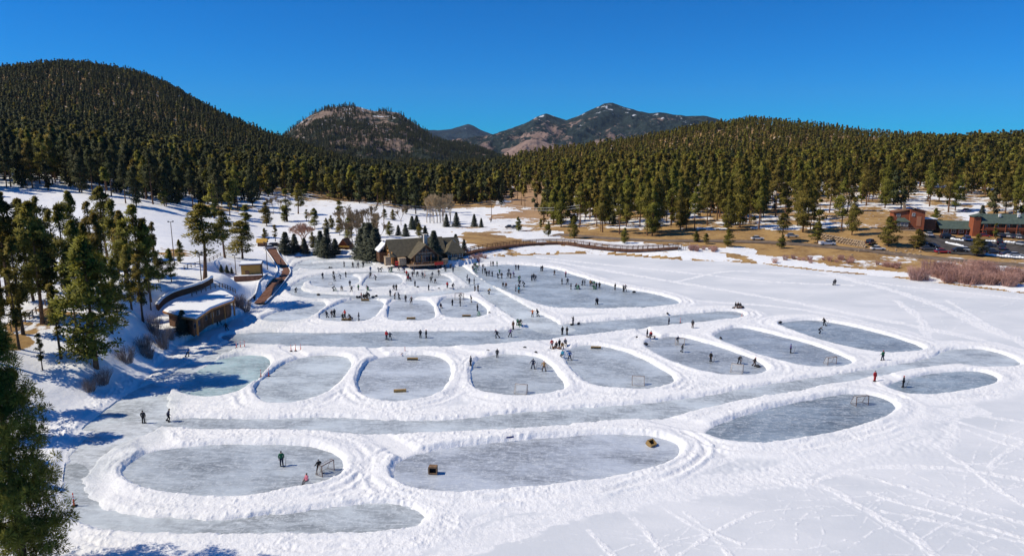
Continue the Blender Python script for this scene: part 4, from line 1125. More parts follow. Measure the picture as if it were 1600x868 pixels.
def materials():
    MW.update(
        roof=mat('olive_shingles', (.12, .104, .072), .9, .1, .18, 1.2, .4, 5), wood=mat('orange_timber', (.42, .19, .06), .7, .2, .2, 2.5), log=mat('dark_logs', (.115, .06, .035), .8, .2, .3, 2.0, .4, 5, stretch=(.4, .4, 4)),
        stone=mat('tan_stone', (.40, .30, .20), .9, .1, .35, 2.5, .6, 3), pale=mat('pale_stone', (.68, .62, .54), .9, .1, .25, 2.5, .5, 3), snow=mat('roof_snow', (.86, .88, .90), .8, .15, .03, 1.5, .3, 3),
        glass=mat('dark_glass', (.025, .03, .04), .08, .6), white=mat('white_frame', (.74, .74, .72), .5, .3, .06, 2), redwood=mat('red_siding', (.34, .105, .05), .8, .15, .14, 2.0, .25, 4, stretch=(4, 4, .4)),
        green=mat('green_roofing', (.085, .115, .095), .7, .2, .15, 1.2, .3, 6), brown=mat('brown_timber', (.20, .105, .06), .85, .15, .25, 2.0, .3, 5), grey=mat('weathered_deck', (.25, .19, .15), .9, .1, .25, 2.0, .3, 5),
        tan=mat('golden_siding', (.45, .255, .075), .8, .15, .15, 2.0, .2, 6, stretch=(.5, .5, 5)), redpath=mat('red_boardwalk', (.175, .09, .062), .9, .1, .28, 1.6, .3, 6), asphalt=mat('asphalt', (.075, .068, .064), .95, .1, .35, .35, .2, 4),
        road=mat('dusty_road', (.19, .145, .11), .95, .1, .25, .4, .2, 4), red=mat('red_cloth', (.62, .05, .035), .7, .2, .15, 3), metal=mat('dark_metal', (.06, .06, .065), .5, .4), pole=mat('pole_wood', (.16, .105, .075), .9, .1, .25, 3),
        marsh=mat('boardwalk_timber', (.155, .08, .05), .9, .1, .3, 1.2, .3, 5), wire=mat('pale_wire', (.42, .42, .42), .4, .5), rail=mat('rail_timber', (.22, .16, .115), .9, .1, .25, 3), yellow=mat('yellow_canvas', (.60, .36, .08), .8, .1, .15, 2),
        steel=mat('steel', (.42, .42, .42), .35, .5, metal=.6), net=mat('goal_netting', (.72, .72, .70), .8, .1), board=mat('tan_board', (.36, .23, .09), .75, .2, .2, 3), crate=mat('brown_crate', (.24, .15, .085), .8, .2, .25, 3),
        orange=mat('orange_plastic', (.78, .085, .03), .45, .4), rubber=mat('black_rubber', (.02, .02, .022), .7, .3), stripe=mat('white_stripe', (.8, .8, .8), .4, .4), aid=mat('green_plastic', (.03, .20, .085), .4, .4), bag=mat('dark_nylon', (.022, .024, .03), .7, .3), blue=mat('blue_cloth', (.03, .06, .25), .7, .2),
        paint=mat('car_paint', (.5, .5, .5), .25, .5, objcol=True), tyre=mat('tyre', (.018, .018, .018), .8, .2), rim=mat('rim', (.4, .4, .42), .3, .5, metal=.7), lamp=mat('lamp_glass', (.75, .75, .72), .15, .6), tail=mat('tail_light', (.4, .02, .02), .2, .5))


def gable(mb, x0, x1, y0, y1, eave, ridge, over=.6, th=.22):
    """two roof slabs, ridge along x"""
    ym = (y0 + y1) / 2; sl = (ridge - eave) / (ym - y0); e = eave - sl * over
    mb.slab([(x0 - over, y0 - over, e), (x1 + over, y0 - over, e), (x1 + over, ym, ridge), (x0 - over, ym, ridge)], th)
    mb.slab([(x0 - over, ym, ridge - .003), (x1 + over, ym, ridge - .003), (x1 + over, y1 + over, e), (x0 - over, y1 + over, e)], th)


def gable_y(mb, x0, x1, y0, y1, eave, ridge, over=.6, th=.22):
    xm = (x0 + x1) / 2; sl = (ridge - eave) / (xm - x0); e = eave - sl * over
    mb.slab([(x0 - over, y0 - over, e), (xm, y0 - over, ridge), (xm, y1, ridge), (x0 - over, y1, e)], th)
    mb.slab([(xm, y0 - over, ridge - .003), (x1 + over, y0 - over, e), (x1 + over, y1, e), (xm, y1, ridge - .003)], th)


def window(parent, c, w, h, axis='y', nx=2, nz=2):
    """a framed window whose face looks along -y (axis y) or -x"""
    M = lambda a, b, z: (c[0] + a, c[1] + b, c[2] + z) if axis == 'y' else (c[0] + b, c[1] + a, c[2] + z)
    D = lambda a, b, z: (a, b, z) if axis == 'y' else (b, a, z)
    f = MB()
    for s in (-1, 1):
        f.box(M(s * w / 2, -.03, 0), D(.1, .12, h + .1)); f.box(M(0, -.03, s * h / 2), D(w - .1, .12, .1))
    for k in range(1, nx): f.box(M(-w / 2 + w * k / nx, -.02, 0), D(.05, .08, h - .1))
    for k in range(1, nz): f.box(M(0, -.017, -h / 2 + h * k / nz), D(w - .1, .08, .05))
    fr = f.build('window', MW['white'] if MW.get('wf') is None else MW['wf'], parent)
    MB().box(M(0, .0, 0), D(w - .06, .06, h - .06)).build('pane', MW['glass'], fr)
    return fr


def ribbon(name, pts, width, m, off, kind='structure', label=None, edge=None):
    """a strip laid over the ground along world points"""
    p = np.array(pts); n = len(p); V = []; nw = 5
    for i in range(n):
        t = p[min(i + 1, n - 1)] - p[max(i - 1, 0)]; t /= np.hypot(*t) + 1e-9; nn = np.array([-t[1], t[0]])
        row = [p[i] + nn * width * (k / (nw - 1) - .5) for k in range(nw)]
        zz = max(ground_z(*q) for q in row) * .5 + np.mean([ground_z(*q) for q in row]) * .5 + off
        V += [(q[0], q[1], zz) for q in row]
    V = np.array(V); T = MB(); nv = n * nw
    top = [tuple(v) for v in V]; bot = [(v[0], v[1], v[2] - .5 - off) for v in V]
    fs = []
    for i in range(n - 1):
        for k in range(nw - 1):
            a = i * nw + k; fs.append((a, a + nw, a + nw + 1, a + 1))
        a = i * nw; fs.append((a, a + nv, a + nw + nv, a + nw)); b = a + nw - 1; fs.append((b, b + nw, b + nw + nv, b + nv))
    T.add(top + bot, fs)
    return tag(T.build(name, m), label=label, kind=kind)


def px_line(px, n=5): return [np.array(hit(*q)[:2]) for q in smooth_open(px, n)]


PADPX = [(655, 409, 11), (703, 404, 7), (310, 497, 8.5), (392, 436, 6), (1418, 358, 8), (1496, 366, 9), (1545, 372, 9), (1590, 375, 9), (538, 388, 4), (410, 384, 5), (472, 391, 3.5)]


def level_pads():
    out = []
    for px, py, r in PADPX:
        x, y, z = hit(px, py); out.append((x, y, r, max(z, .25)))
    PADS.extend(out)


def build_lodge():
    x, y, z = hit(662, 409)
    z = ground_z(x, y)
    e = empty('lake_lodge', (x, y, z - .1), R(24), 'big timber lodge with olive roof, dark glazed gable and pale stone chimney', 'lodge', None, .93)
    b = MB().box((-1.2, 5.0, 1.45), (17.2, 9.4, 3.3)).build('wall', MW['log'], e)
    # left gable end in orange timber
    g = MB(); g.extr([(.3, 3.1), (9.7, 3.1), (5, 7.2)], -10.0, -9.8, 'x'); g.box((-9.95, 5, 1.4), (.25, 9.5, 3.2))
    gw = g.build('gable_wall', MW['wood'], e)
    t = MB()
    for yy in (.6, 3.4, 6.6, 9.4): t.box((-10.35, yy, 1.9), (.28, .28, 4.0))
    t.box((-10.35, 5, 3.75), (.3, 10, .3)); t.tube([(-10.35, 2.4, 3.9), (-10.35, 5, 6.6)], .14, 5); t.tube([(-10.35, 7.6, 3.9), (-10.35, 5, 6.6)], .14, 5); t.box((-10.35, 5, 5.2), (.25, .25, 3.2))
    t.build('timber_frame', mat('pale_timber', (.55, .30, .11), .7, .2, .15, 2), e)
    window(gw, (-10.12, 5, 1.7), 2.4, 1.6, 'x', 3, 2)
    r = MB(); gable(r, -10.4, 7.4, .3, 9.7, 3.1, 7.5, .7); gable_y(r, -4.9, 4.1, -4.0, 5.2, 2.75, 6.6, .7)
    rf = r.build('roof', MW['roof'], e)
    MB().box((1.5, 2.6, 6.0), (1.15, 1.1, 5.4)).box((1.5, 2.6, 8.8), (1.35, 1.3, .25)).build('chimney', MW['pale'], rf)
    sv = MB()
    for xx, yy in ((4.6, 3.2), (5.4, 6)): sv.box((xx, yy, 6.6), (.3, .3, 1.0))
    sv.build('vent', MW['white'], rf)
    # cross gable: dark timber and glass looking over the ice
    f = MB(); f.extr([(-4.6, 0), (3.8, 0), (3.8, 2.8), (-.4, 6.35), (-4.6, 2.8)], -3.2, .2, 'y'); f.build('front_gable', MW['log'], e)
    w = MB(); w.extr([(-3.5, 3.0), (2.7, 3.0), (-.4, 5.6)], -3.24, -3.205, 'y'); w.box((-.4, -3.22, 1.7), (6.4, .04, 2.0)); w.build('window', MW['glass'], e)
    m = MB()
    for k in range(-3, 4): m.box((-.4 + k * .95, -3.29, 1.7), (.1, .08, 2.1))
    for zz in (.72, 2.68, 3.55): m.box((-.4, -3.285, zz), (6.0 if zz < 3 else 4.6, .07, .12))
    for k in range(-2, 3): m.box((-.4 + k * .95, -3.3, 3.85 - abs(k) * .18), (.09, .08, 1.7 - abs(k) * .45))
    m.build('mullions', MW['white'] if False else mat('light_mullion', (.45, .42, .38), .6, .3), e)
    bb = MB(); bb.tube([(-5.5, -4.55, 2.15), (-.4, -4.55, 6.35)], .17, 4); bb.tube([(4.7, -4.55, 2.15), (-.4, -4.55, 6.35)], .17, 4); bb.box((-.4, -4.4, 4.0), (5.0, .2, .22)); bb.box((-.4, -4.4, 4.9), (.22, .2, 2.6)); bb.build('truss', MW['brown'], e)
    for xx in (-4.4, 3.6, -1.9, 1.2):
        p = MB().box((xx, -4.3, 1.5), (.3, .3, 3.0)).build('post', MW['wood'], e)
        MB().box((xx, -4.3, .45), (.62, .62, .9)).build('pier', MW['stone'], p)
    d = MB().box((-.6, -5.2, .12), (12.2, 4.0, .3)).build('deck', MW['grey'], e)
    rl = MB()
    for k in range(13): rl.box((-6.6 + k * 1.0, -7.1, .7), (.08, .08, .95))
    rl.box((-.6, -7.1, 1.18), (12.2, .1, .08)); rl.box((-.6, -7.1, .75), (12.2, .05, .06)); rl.build('railing', MW['wood'], d)
    for c, s in (((-7.7, -1.6, 1.0), (2.2, 2.2, 2.2)), ((-11.8, .8, 1.1), (1.8, 2.2, 2.6)), ((5.6, -5.0, .8), (1.9, 1.2, 1.3))): MB().box(c, s).box((c[0], c[1], c[2] + s[2] / 2 + .08), (s[0] + .15, s[1] + .15, .16)).build('stone_wall', MW['stone'], e)
    # snowy lower wing behind the left gable
    MB().box((-11.6, 9.8, 1.4), (2.6, 5.0, 3.2)).build('side_wing', MW['log'], e)
    MB().slab([(-13.4, 7.0, 3.4), (-10.75, 7.0, 6.0), (-10.75, 12.6, 6.0), (-13.4, 12.6, 3.4)], .35).build('snowy_roof', MW['snow'], e)
        # right wing and the pyramid roofed pavilion
    MB().box((10.4, 6.2, 1.4), (7.0, 6.4, 3.2)).build('wall', MW['log'], e)
    r2 = MB(); gable(r2, 8.0, 13.2, 2.6, 9.4, 3.0, 7.0, .6); r2.build('roof', MW['roof'], e)
    MB().box((10.6, 1.4, 1.3), (5.6, 5.2, 2.9)).build('pavilion', MW['brown'], e)
    a = (10.6, 1.4, 6.9); c = [(7.0, -2.0, 2.55), (14.2, -2.0, 2.55), (14.2, 4.8, 2.55), (7.0, 4.8, 2.55)]
    h = MB(); h.add(c + [a] + [(p[0], p[1], 2.35) for p in c], [(0, 1, 4), (1, 2, 4), (2, 3, 4), (3, 0, 4), (8, 7, 6, 5), (0, 5, 6, 1), (1, 6, 7, 2), (2, 7, 8, 3), (3, 8, 5, 0)]); h.build('pyramid_roof', MW['roof'], e)
    MB().slab([(14.35, .6, 2.72), (14.35, 4.8, 2.72), (10.9, 1.8, 6.75), (10.85, 1.45, 6.8)], .12).build('roof_snow', MW['snow'], e)
    for xx in (8.7, 10.6, 12.5): window(e, (xx, -1.24, 1.7), 1.2, 1.3)
    MB().box((9.4, -3.4, .8), (2.2, .5, 1.5)).build('stone_wall', MW['stone'], e)
    # stand-alone bits before it
    def spot(a, b): return x + a * math.cos(R(24)) - b * math.sin(R(24)), y + a * math.sin(R(24)) + b * math.cos(R(24))
    q = spot(2.3, -8.0); o = MB()
    for k in range(6): o.box((-1.25 + k * .5, 0, .5), (.06, .06, 1.1))
    bar = o.build('barrier', MW['metal'], None, loc=(q[0], q[1], z)); bar.rotation_euler[2] = R(24)
    tag(bar, 'barrier hung with bright red cloth before the lodge deck', 'barrier'); MB().box((0, -.05, .62), (2.7, .05, .85)).build('red_cloth', MW['red'], bar)
    q = spot(-9.0, -2.6); o = MB().box((0, 0, .5), (.9, .7, 1.0)).box((0, 0, 1.05), (1.0, .8, .12)).build('bin', MW['red'], None, loc=(q[0], q[1], z)); tag(o, 'red box standing at the left corner of the lodge', 'box')
    MB().box((0, -.36, .75), (.5, .05, .2)).build('flap', MW['metal'], o)
    return e


def build_hut():
    e = empty('warming_hut', (0, 0, 0), 0, 'low log warming hut with a flat snow covered roof, bent around the bank', 'hut')
    zb = ground_z(*hit(310, 497)[:2]); zr = zb + 3.1
    out = [(253.8,485),(269.5,474),(313,463.5),(343,454.5),(355,456),(367.8,463.5),(365.5,468.8),(350.5,474),(331,481.5),(307,498),(284.5,494),(262,488)]
    P = np.array([ground(a, b, zr) for a, b in out]); c = P.mean(0); e.location = (c[0], c[1], zb); P = P - c
    if np.sum(P[:, 0] * np.roll(P[:, 1], -1) - np.roll(P[:, 0], -1) * P[:, 1]) < 0: P = P[::-1]
    def shrink(P, d):
        n = len(P); o = []
        for i in range(n):
            t = P[(i + 1) % n] - P[i - 1]; t /= np.hypot(*t); o.append(P[i] + np.array([-t[1], t[0]]) * d)
        return np.array(o)
    W = shrink(P, 1.0)
    MB().prism([tuple(p) for p in W], -.4, 2.7).build('log_wall', MW['log'], e)
    rf = MB().prism([tuple(p) for p in P], 2.7, 3.05).build('roof', MW['wood'], e)
    MB().prism([tuple(p) for p in shrink(P, .12)], 3.05, 3.36, [tuple(p) for p in shrink(P, .4)]).build('snow_cover', MW['snow'], rf)
    # front edge with posts, doors and windows
    fr = np.array([ground(a, b, zr) for a, b in [(365.5,468.8),(350.5,474),(331,481.5),(307,498)]]) - c
    for i in range(3):
        a, b = fr[i], fr[i + 1]; d = b - a; L = np.hypot(*d); d /= L; nn = np.array([d[1], -d[0]]);
        if nn @ ((a + b) / 2) < 0: nn = -nn
        ang = math.atan2(d[1], d[0])
        MB().box((*a * .985, 1.3), (.22, .22, 2.8), ang).build('post', MW['wood'], e)
        for k in range(int(L // 2)):
            q = a + d * (1.0 + 2.0 * k) - nn * .93
            if (k + i) % 3 == 0: MB().box((*q, 1.05), (.95, .14, 2.1), ang).build('door', MW['brown'], e)
            else:
                w = MB().box((*q, 1.45), (1.2, .14, 1.1), ang).build('window_frame', MW['rail'], e); MB().box((*(q + nn * .05), 1.45), (1.0, .1, .9), ang).build('pane', MW['glass'], w)
    MB().box((*(fr[3] * .97), 1.3), (.26, .26, 2.8)).build('post', MW['wood'], e)


def build_shed():
    x, y, z = hit(393, 437); z = ground_z(x, y)
    e = empty('storage_shed', (x, y, z), R(16), 'tan sided storage shed with flat snow roof beside the red boardwalk', 'shed')
    w = MB().box((0, 2, 1.9), (4.6, 3.6, 3.6)).build('wall', MW['tan'], e)
    MB().box((2.42, 2, 1.9), (.2, 3.7, 3.5)).build('end_wall', MW['log'], e)
    MB().box((0, 2, 3.8), (5.4, 4.6, .22)).build('roof', MW['brown'], e)
    MB().box((0, 2, 4.02), (5.1, 4.3, .24)).build('roof_snow', MW['snow'], e)
    MB().box((-.9, .16, 1.3), (.95, .12, 2.1)).build('door', MW['brown'], w)
    MB().box((-.6, -1.5, .45), (6.6, .35, 1.7)).build('retaining_board', MW['redpath'], e); MB().box((-.6, -.7, 1.33), (6.4, 1.3, .12)).build('ledge_snow', MW['snow'], e)
    # small booths on the far side
    x, y, z = hit(410, 384); z = ground_z(x, y)
    e = empty('ticket_booth', (x, y, z), R(10), 'little dark booth under a yellow canvas roof by the parked cars', 'booth')
    MB().box((0, 0, .75), (2.8, 2.2, 1.5)).build('wall', MW['log'], e); MB().box((0, -1.14, .95), (1.6, .08, .7)).build('hatch', MW['brown'], e)
    r = MB(); gable(r, -1.5, 1.5, -1.2, 1.2, 1.6, 2.6, .3, .12); r.build('roof', MW['yellow'], e)
    x, y, z = hit(540, 389); z = ground_z(x, y)
    e = empty('cabin', (x, y, z), R(-8), 'dark red steep roofed cabin between the spruces at the far rink', 'cabin')
    MB().box((0, 0, .8), (4.2, 3.6, 1.8)).build('wall', MW['log'], e); r = MB(); gable_y(r, -2.2, 2.2, -2.0, 2.4, 1.0, 3.9, .35, .16); r.build('roof', MW['brown'], e)
    f = MB(); f.extr([(-1.9, 1.55), (1.9, 1.55), (0, 3.6)], -1.83, -1.6, 'y'); f.build('gable_wall', MW['redwood'], e); MB().box((0, -2.3, 1.25), (4.4, .3, .3)).build('tan_beam', MW['yellow'], e); MB().box((.2, -1.84, .85), (.9, .08, 1.5)).build('door', MW['brown'], e)
    x, y, z = hit(472, 391); z = ground_z(x, y)
    e = empty('red_hut', (x, y, z), R(6), 'low red hut with a snowy roof under the dark spruces', 'hut')
    MB().box((0, 0, .9), (3.6, 2.6, 1.8)).build('wall', MW['redwood'], e); MB().box((0, 0, 1.95), (4.2, 3.2, .25)).build('roof_snow', MW['snow'], e); window(e, (.6, -1.33, 1.0), .9, .8)
    x, y, z = hit(466, 403); o = MB().box((0, 0, .2), (1.7, .5, .1)).box((-.65, 0, .05), (.1, .4, .3)).box((.65, 0, .05), (.1, .4, .3)).build('bench', MW['brown'], None, loc=(x, y, z + .15)); tag(o, 'low brown bench on the snow above the farthest rink', 'bench')


def build_right():
    # the red house on its bank
    x, y, _ = hit(1418, 358); z = ground_z(x, y)
    e = empty('red_house', (x, y, z), R(-14), 'tall red sided house with slanting snowy roof on the bank above the road', 'house')
    MB().box((-2.6, 2.5, 3.2), (5.2, 5, 6.6)).build('wall', MW['redwood'], e)
    MB().box((2.6, 2.2, 3.6), (5.0, 6.4, 7.4)).build('wall', MW['redwood'], e)
    r = MB().slab([(-.2, -1.4, 8.6), (5.6, -1.4, 6.9), (5.6, 5.8, 6.9), (-.2, 5.8, 8.6)], .25).slab([(-5.6, -.4, 6.3), (.05, -.4, 7.4), (.05, 5.4, 7.4), (-5.6, 5.4, 6.3)], .25).build('roof', MW['brown'], e)
    MB().slab([(2.0, -1.2, 8.12), (5.5, -1.2, 7.1), (5.5, 5.6, 7.1), (2.0, 5.6, 8.12)], .12).build('roof_snow', MW['snow'], r); MB().box((-1.2, 2.4, 8.0), (.9, .9, 1.8)).build('chimney', MW['stone'], r)
    MB().box((-2.6, -1.3, 1.7), (4.6, 2.4, 3.0)).build('bay', MW['brown'], e)
    MB().slab([(-5.2, -2.9, 3.0), (-.0, -2.9, 3.0), (-1.4, -.05, 4.3), (-3.8, -.05, 4.3)], .15).build('bay_roof', MW['green'], e)
    for xx in (-3.9, -2.6, -1.3): window(e, (xx, -2.54, 2.0), 1.0, 1.2)
    MB().box((3.2, -1.04, 3.2), (1.5, .1, 3.6)).build('pink_panel', mat('pink_siding', (.50, .22, .12), .8, .1), e)  # paler pink panel on the front of the taller block
    window(e, (-3.6, -.04, 5.2), 1.1, .9); window(e, (1.2, -1.04, 5.6), .9, 1.1)
    d = MB().box((-1.4, -4.0, .1), (7.2, 2.6, .25)).build('deck', MW['grey'], e)
    rl = MB()
    for k in range(9): rl.box((-4.9 + k * .87, -5.25, .6), (.09, .09, .9))
    rl.box((-1.4, -5.25, 1.05), (7.2, .12, .08)); rl.build('railing', MW['grey'], d)
    for xx in (-4.6, -1.4, 1.9): MB().box((xx, -5.0, -.9), (.25, .25, 2.0)).build('deck_post', MW['grey'], d)
    st = MB()
    for k in range(9): st.box((2.6 + k * .12, -5.6 - k * .32, .05 - k * .24), (1.1, .34, .07))
    st.build('stairs', MW['grey'], e)
    MB().box((7.4, 3.2, 1.9), (4.4, 5, 4.0)).build('annexe', MW['log'], e); MB().box((7.4, 3.2, 4.05), (4.9, 5.5, .25)).build('annexe_roof', MW['snow'], e)
    # the long low building
    x, y, _ = hit(1496, 367); z = ground_z(x, y)
    e = empty('low_building', (x, y, z), R(-10), 'long single storey building with a dull green roof beside the motel tower', 'building')
    MB().box((0, 3.5, 1.2), (11.6, 6, 2.8)).build('wall', MW['log'], e)
    r = MB(); gable(r, -6, 6, -.4, 7.4, 2.6, 5.0, .4, .2); r.build('roof', MW['green'], e)
    for k in range(5): MB().box((-5.2 + k * 2.6, -.3, 1.2), (.18, .18, 2.6)).build('post', MW['redwood'], e)
    for k in range(4): window(e, (-3.9 + k * 2.6, .46, 1.4), 1.5, 1.2)
    # the motel
    x, y, _ = hit(1524, 369); z = ground_z(x, y)
    e = empty('motel', (x, y, z), R(-9), 'two storey red motel with green roof, balconies and a square stair tower', 'motel')
    MB().box((0, 1.6, 3.4), (2.4, 3.4, 7.2)).build('tower', MW['redwood'], e); MB().slab([(-1.5, -.4, 7.3), (1.5, -.4, 8.1), (1.5, 3.6, 8.1), (-1.5, 3.6, 7.3)], .3).build('tower_roof', MW['green'], e)
    MB().box((13.0, 4.2, 2.4), (23.0, 6, 5.2)).build('wall', MW['log'], e)
    r = MB(); r.add([(1.3, -1.0, 4.9), (26, -1.0, 4.9), (26, 8.4, 4.9), (1.3, 8.4, 4.9), (3.0, 3.7, 8.0), (22, 3.7, 8.0), (1.3, -1.0, 4.7), (26, -1.0, 4.7), (26, 8.4, 4.7), (1.3, 8.4, 4.7)],
        [(0, 1, 5, 4), (1, 2, 5), (2, 3, 4, 5), (3, 0, 4), (9, 8, 7, 6), (0, 6, 7, 1), (1, 7, 8, 2), (2, 8, 9, 3), (3, 9, 6, 0)]); rf = r.build('roof', MW['green'], e)
    for xx in (14.5, 8.2): MB().box((xx, 2.0, 7.6), (.7, .7, 1.1)).build('vent', MW['white'], rf)
    bl = MB().box((13.2, .2, 2.45), (23.4, 2.0, .22)).build('balcony', MW['redwood'], e)
    rl = MB(); rl.box((13.2, -.78, 3.45), (23.4, .1, .1)); rl.box((13.2, -.78, 3.05), (23.4, .05, .55)); rl.build('railing', MW['redwood'], bl)
    for k in range(7): MB().box((1.9 + k * 3.7, -.85, 2.4), (.22, .22, 4.8)).build('post', MW['redwood'], e)
    for k in range(6):
        for zz in (1.2, 3.75):
            window(e, (3.4 + k * 3.7, 1.17, zz), 1.3, 1.3); MB().box((4.8 + k * 3.7, 1.15, zz - .15), (.9, .1, 2.0)).build('door', MW['redwood'], e)
    # car park and road
    poly = np.array([hit(a, b)[:2] for a, b in [(1437,380),(1447,366),(1480,369),(1520,373),(1600,378),(1660,382),(1660,406),(1590,405),(1500,398),(1445,393)]])
    st = 1.5; gx = np.arange(poly[:, 0].min(), poly[:, 0].max(), st); gy = np.arange(poly[:, 1].min(), poly[:, 1].max(), st)
    GX, GY = np.meshgrid(gx, gy); GZ = land_z(GX, GY, np.maximum(shore_dist(GX, GY), .1)) + .22; idx = np.arange(GX.size).reshape(GX.shape)
    q = np.stack([idx[:-1, :-1], idx[:-1, 1:], idx[1:, 1:], idx[1:, :-1]], -1).reshape(-1, 4)
    cc = np.stack([GX.ravel()[q].mean(1), GY.ravel()[q].mean(1)], 1); q = q[inside(cc[:, 0], cc[:, 1], poly)]
    us = np.unique(q); mp = np.zeros(GX.size, int); mp[us] = np.arange(len(us))
    me = mesh_np('car_park', np.stack([GX.ravel(), GY.ravel(), GZ.ravel()], 1)[us], mp[q].ravel(), np.full(len(q), 4), MW['asphalt'], True); tag(link('car_park', me), 'grey asphalt car park in front of the motel', kind='structure')
    for i, (a, b) in enumerate((((1478,380),(1505,386)),((1510,375),(1540,380)),((1540,399),(1600,404)),((1438,388),(1468,392)),((1540,377),(1600,381)),((1485,374),(1505,377)))):
        p, q2 = np.array(hit(*a)), np.array(hit(*b)); L = []
        rg = random.Random(i); n = 14
        T = MB()
        for k in range(n):
            c = p + (q2 - p) * (k + .5) / n; T.ball((c[0], c[1], c[2] + .25), (np.hypot(*(q2 - p)[:2]) / n * .8, rg.uniform(.5, .9), rg.uniform(.25, .6)), 7, 5)
        tag(T.build('ploughed_snow', MW['snow'], None, True), kind='structure')
    ribbon('road', px_line([(868,366),(950,372),(1030,376),(1100,376.5),(1180,378),(1240,381),(1300,386),(1360,392),(1420,399),(1500,407),(1620,416)], 6), 6.0, MW['road'], .12)
    w = px_line([(1284,374),(1310,379.5),(1335,384),(1352,387)], 6); T = MB(); rg = random.Random(9)
    for k in range(len(w) - 1):
        for row in range(5):
            a, b = w[k], w[k + 1]; c = (a + b) / 2 + np.array([rg.uniform(-.1, .1), .25 * row + rg.uniform(-.1, .1)]); L = np.hypot(*(b - a))
            zz = ground_z(*((a + b) / 2))
            T.ball((c[0] + (row % 2) * L * .4, c[1], zz + .2 + row * .42), (L * .56, .5, .33), 6, 4)
    tag(T.build('stone_wall', MW['stone']), 'rough stone retaining wall on the bank above the white pickup', 'retaining wall')
    p = hit(1350, 388); T = MB()
    for k in range(26):
        q = hit(rg.uniform(1330, 1440), rg.uniform(390, 399)); s = rg.uniform(.25, .6); T.ball((q[0], q[1], q[2] + s * .3), (s, s * .8, s * .6), 6, 4)
    tag(T.build('boulders', MW['stone']), 'pale boulders strewn down the brown bank under the road', 'boulders', kind='stuff')


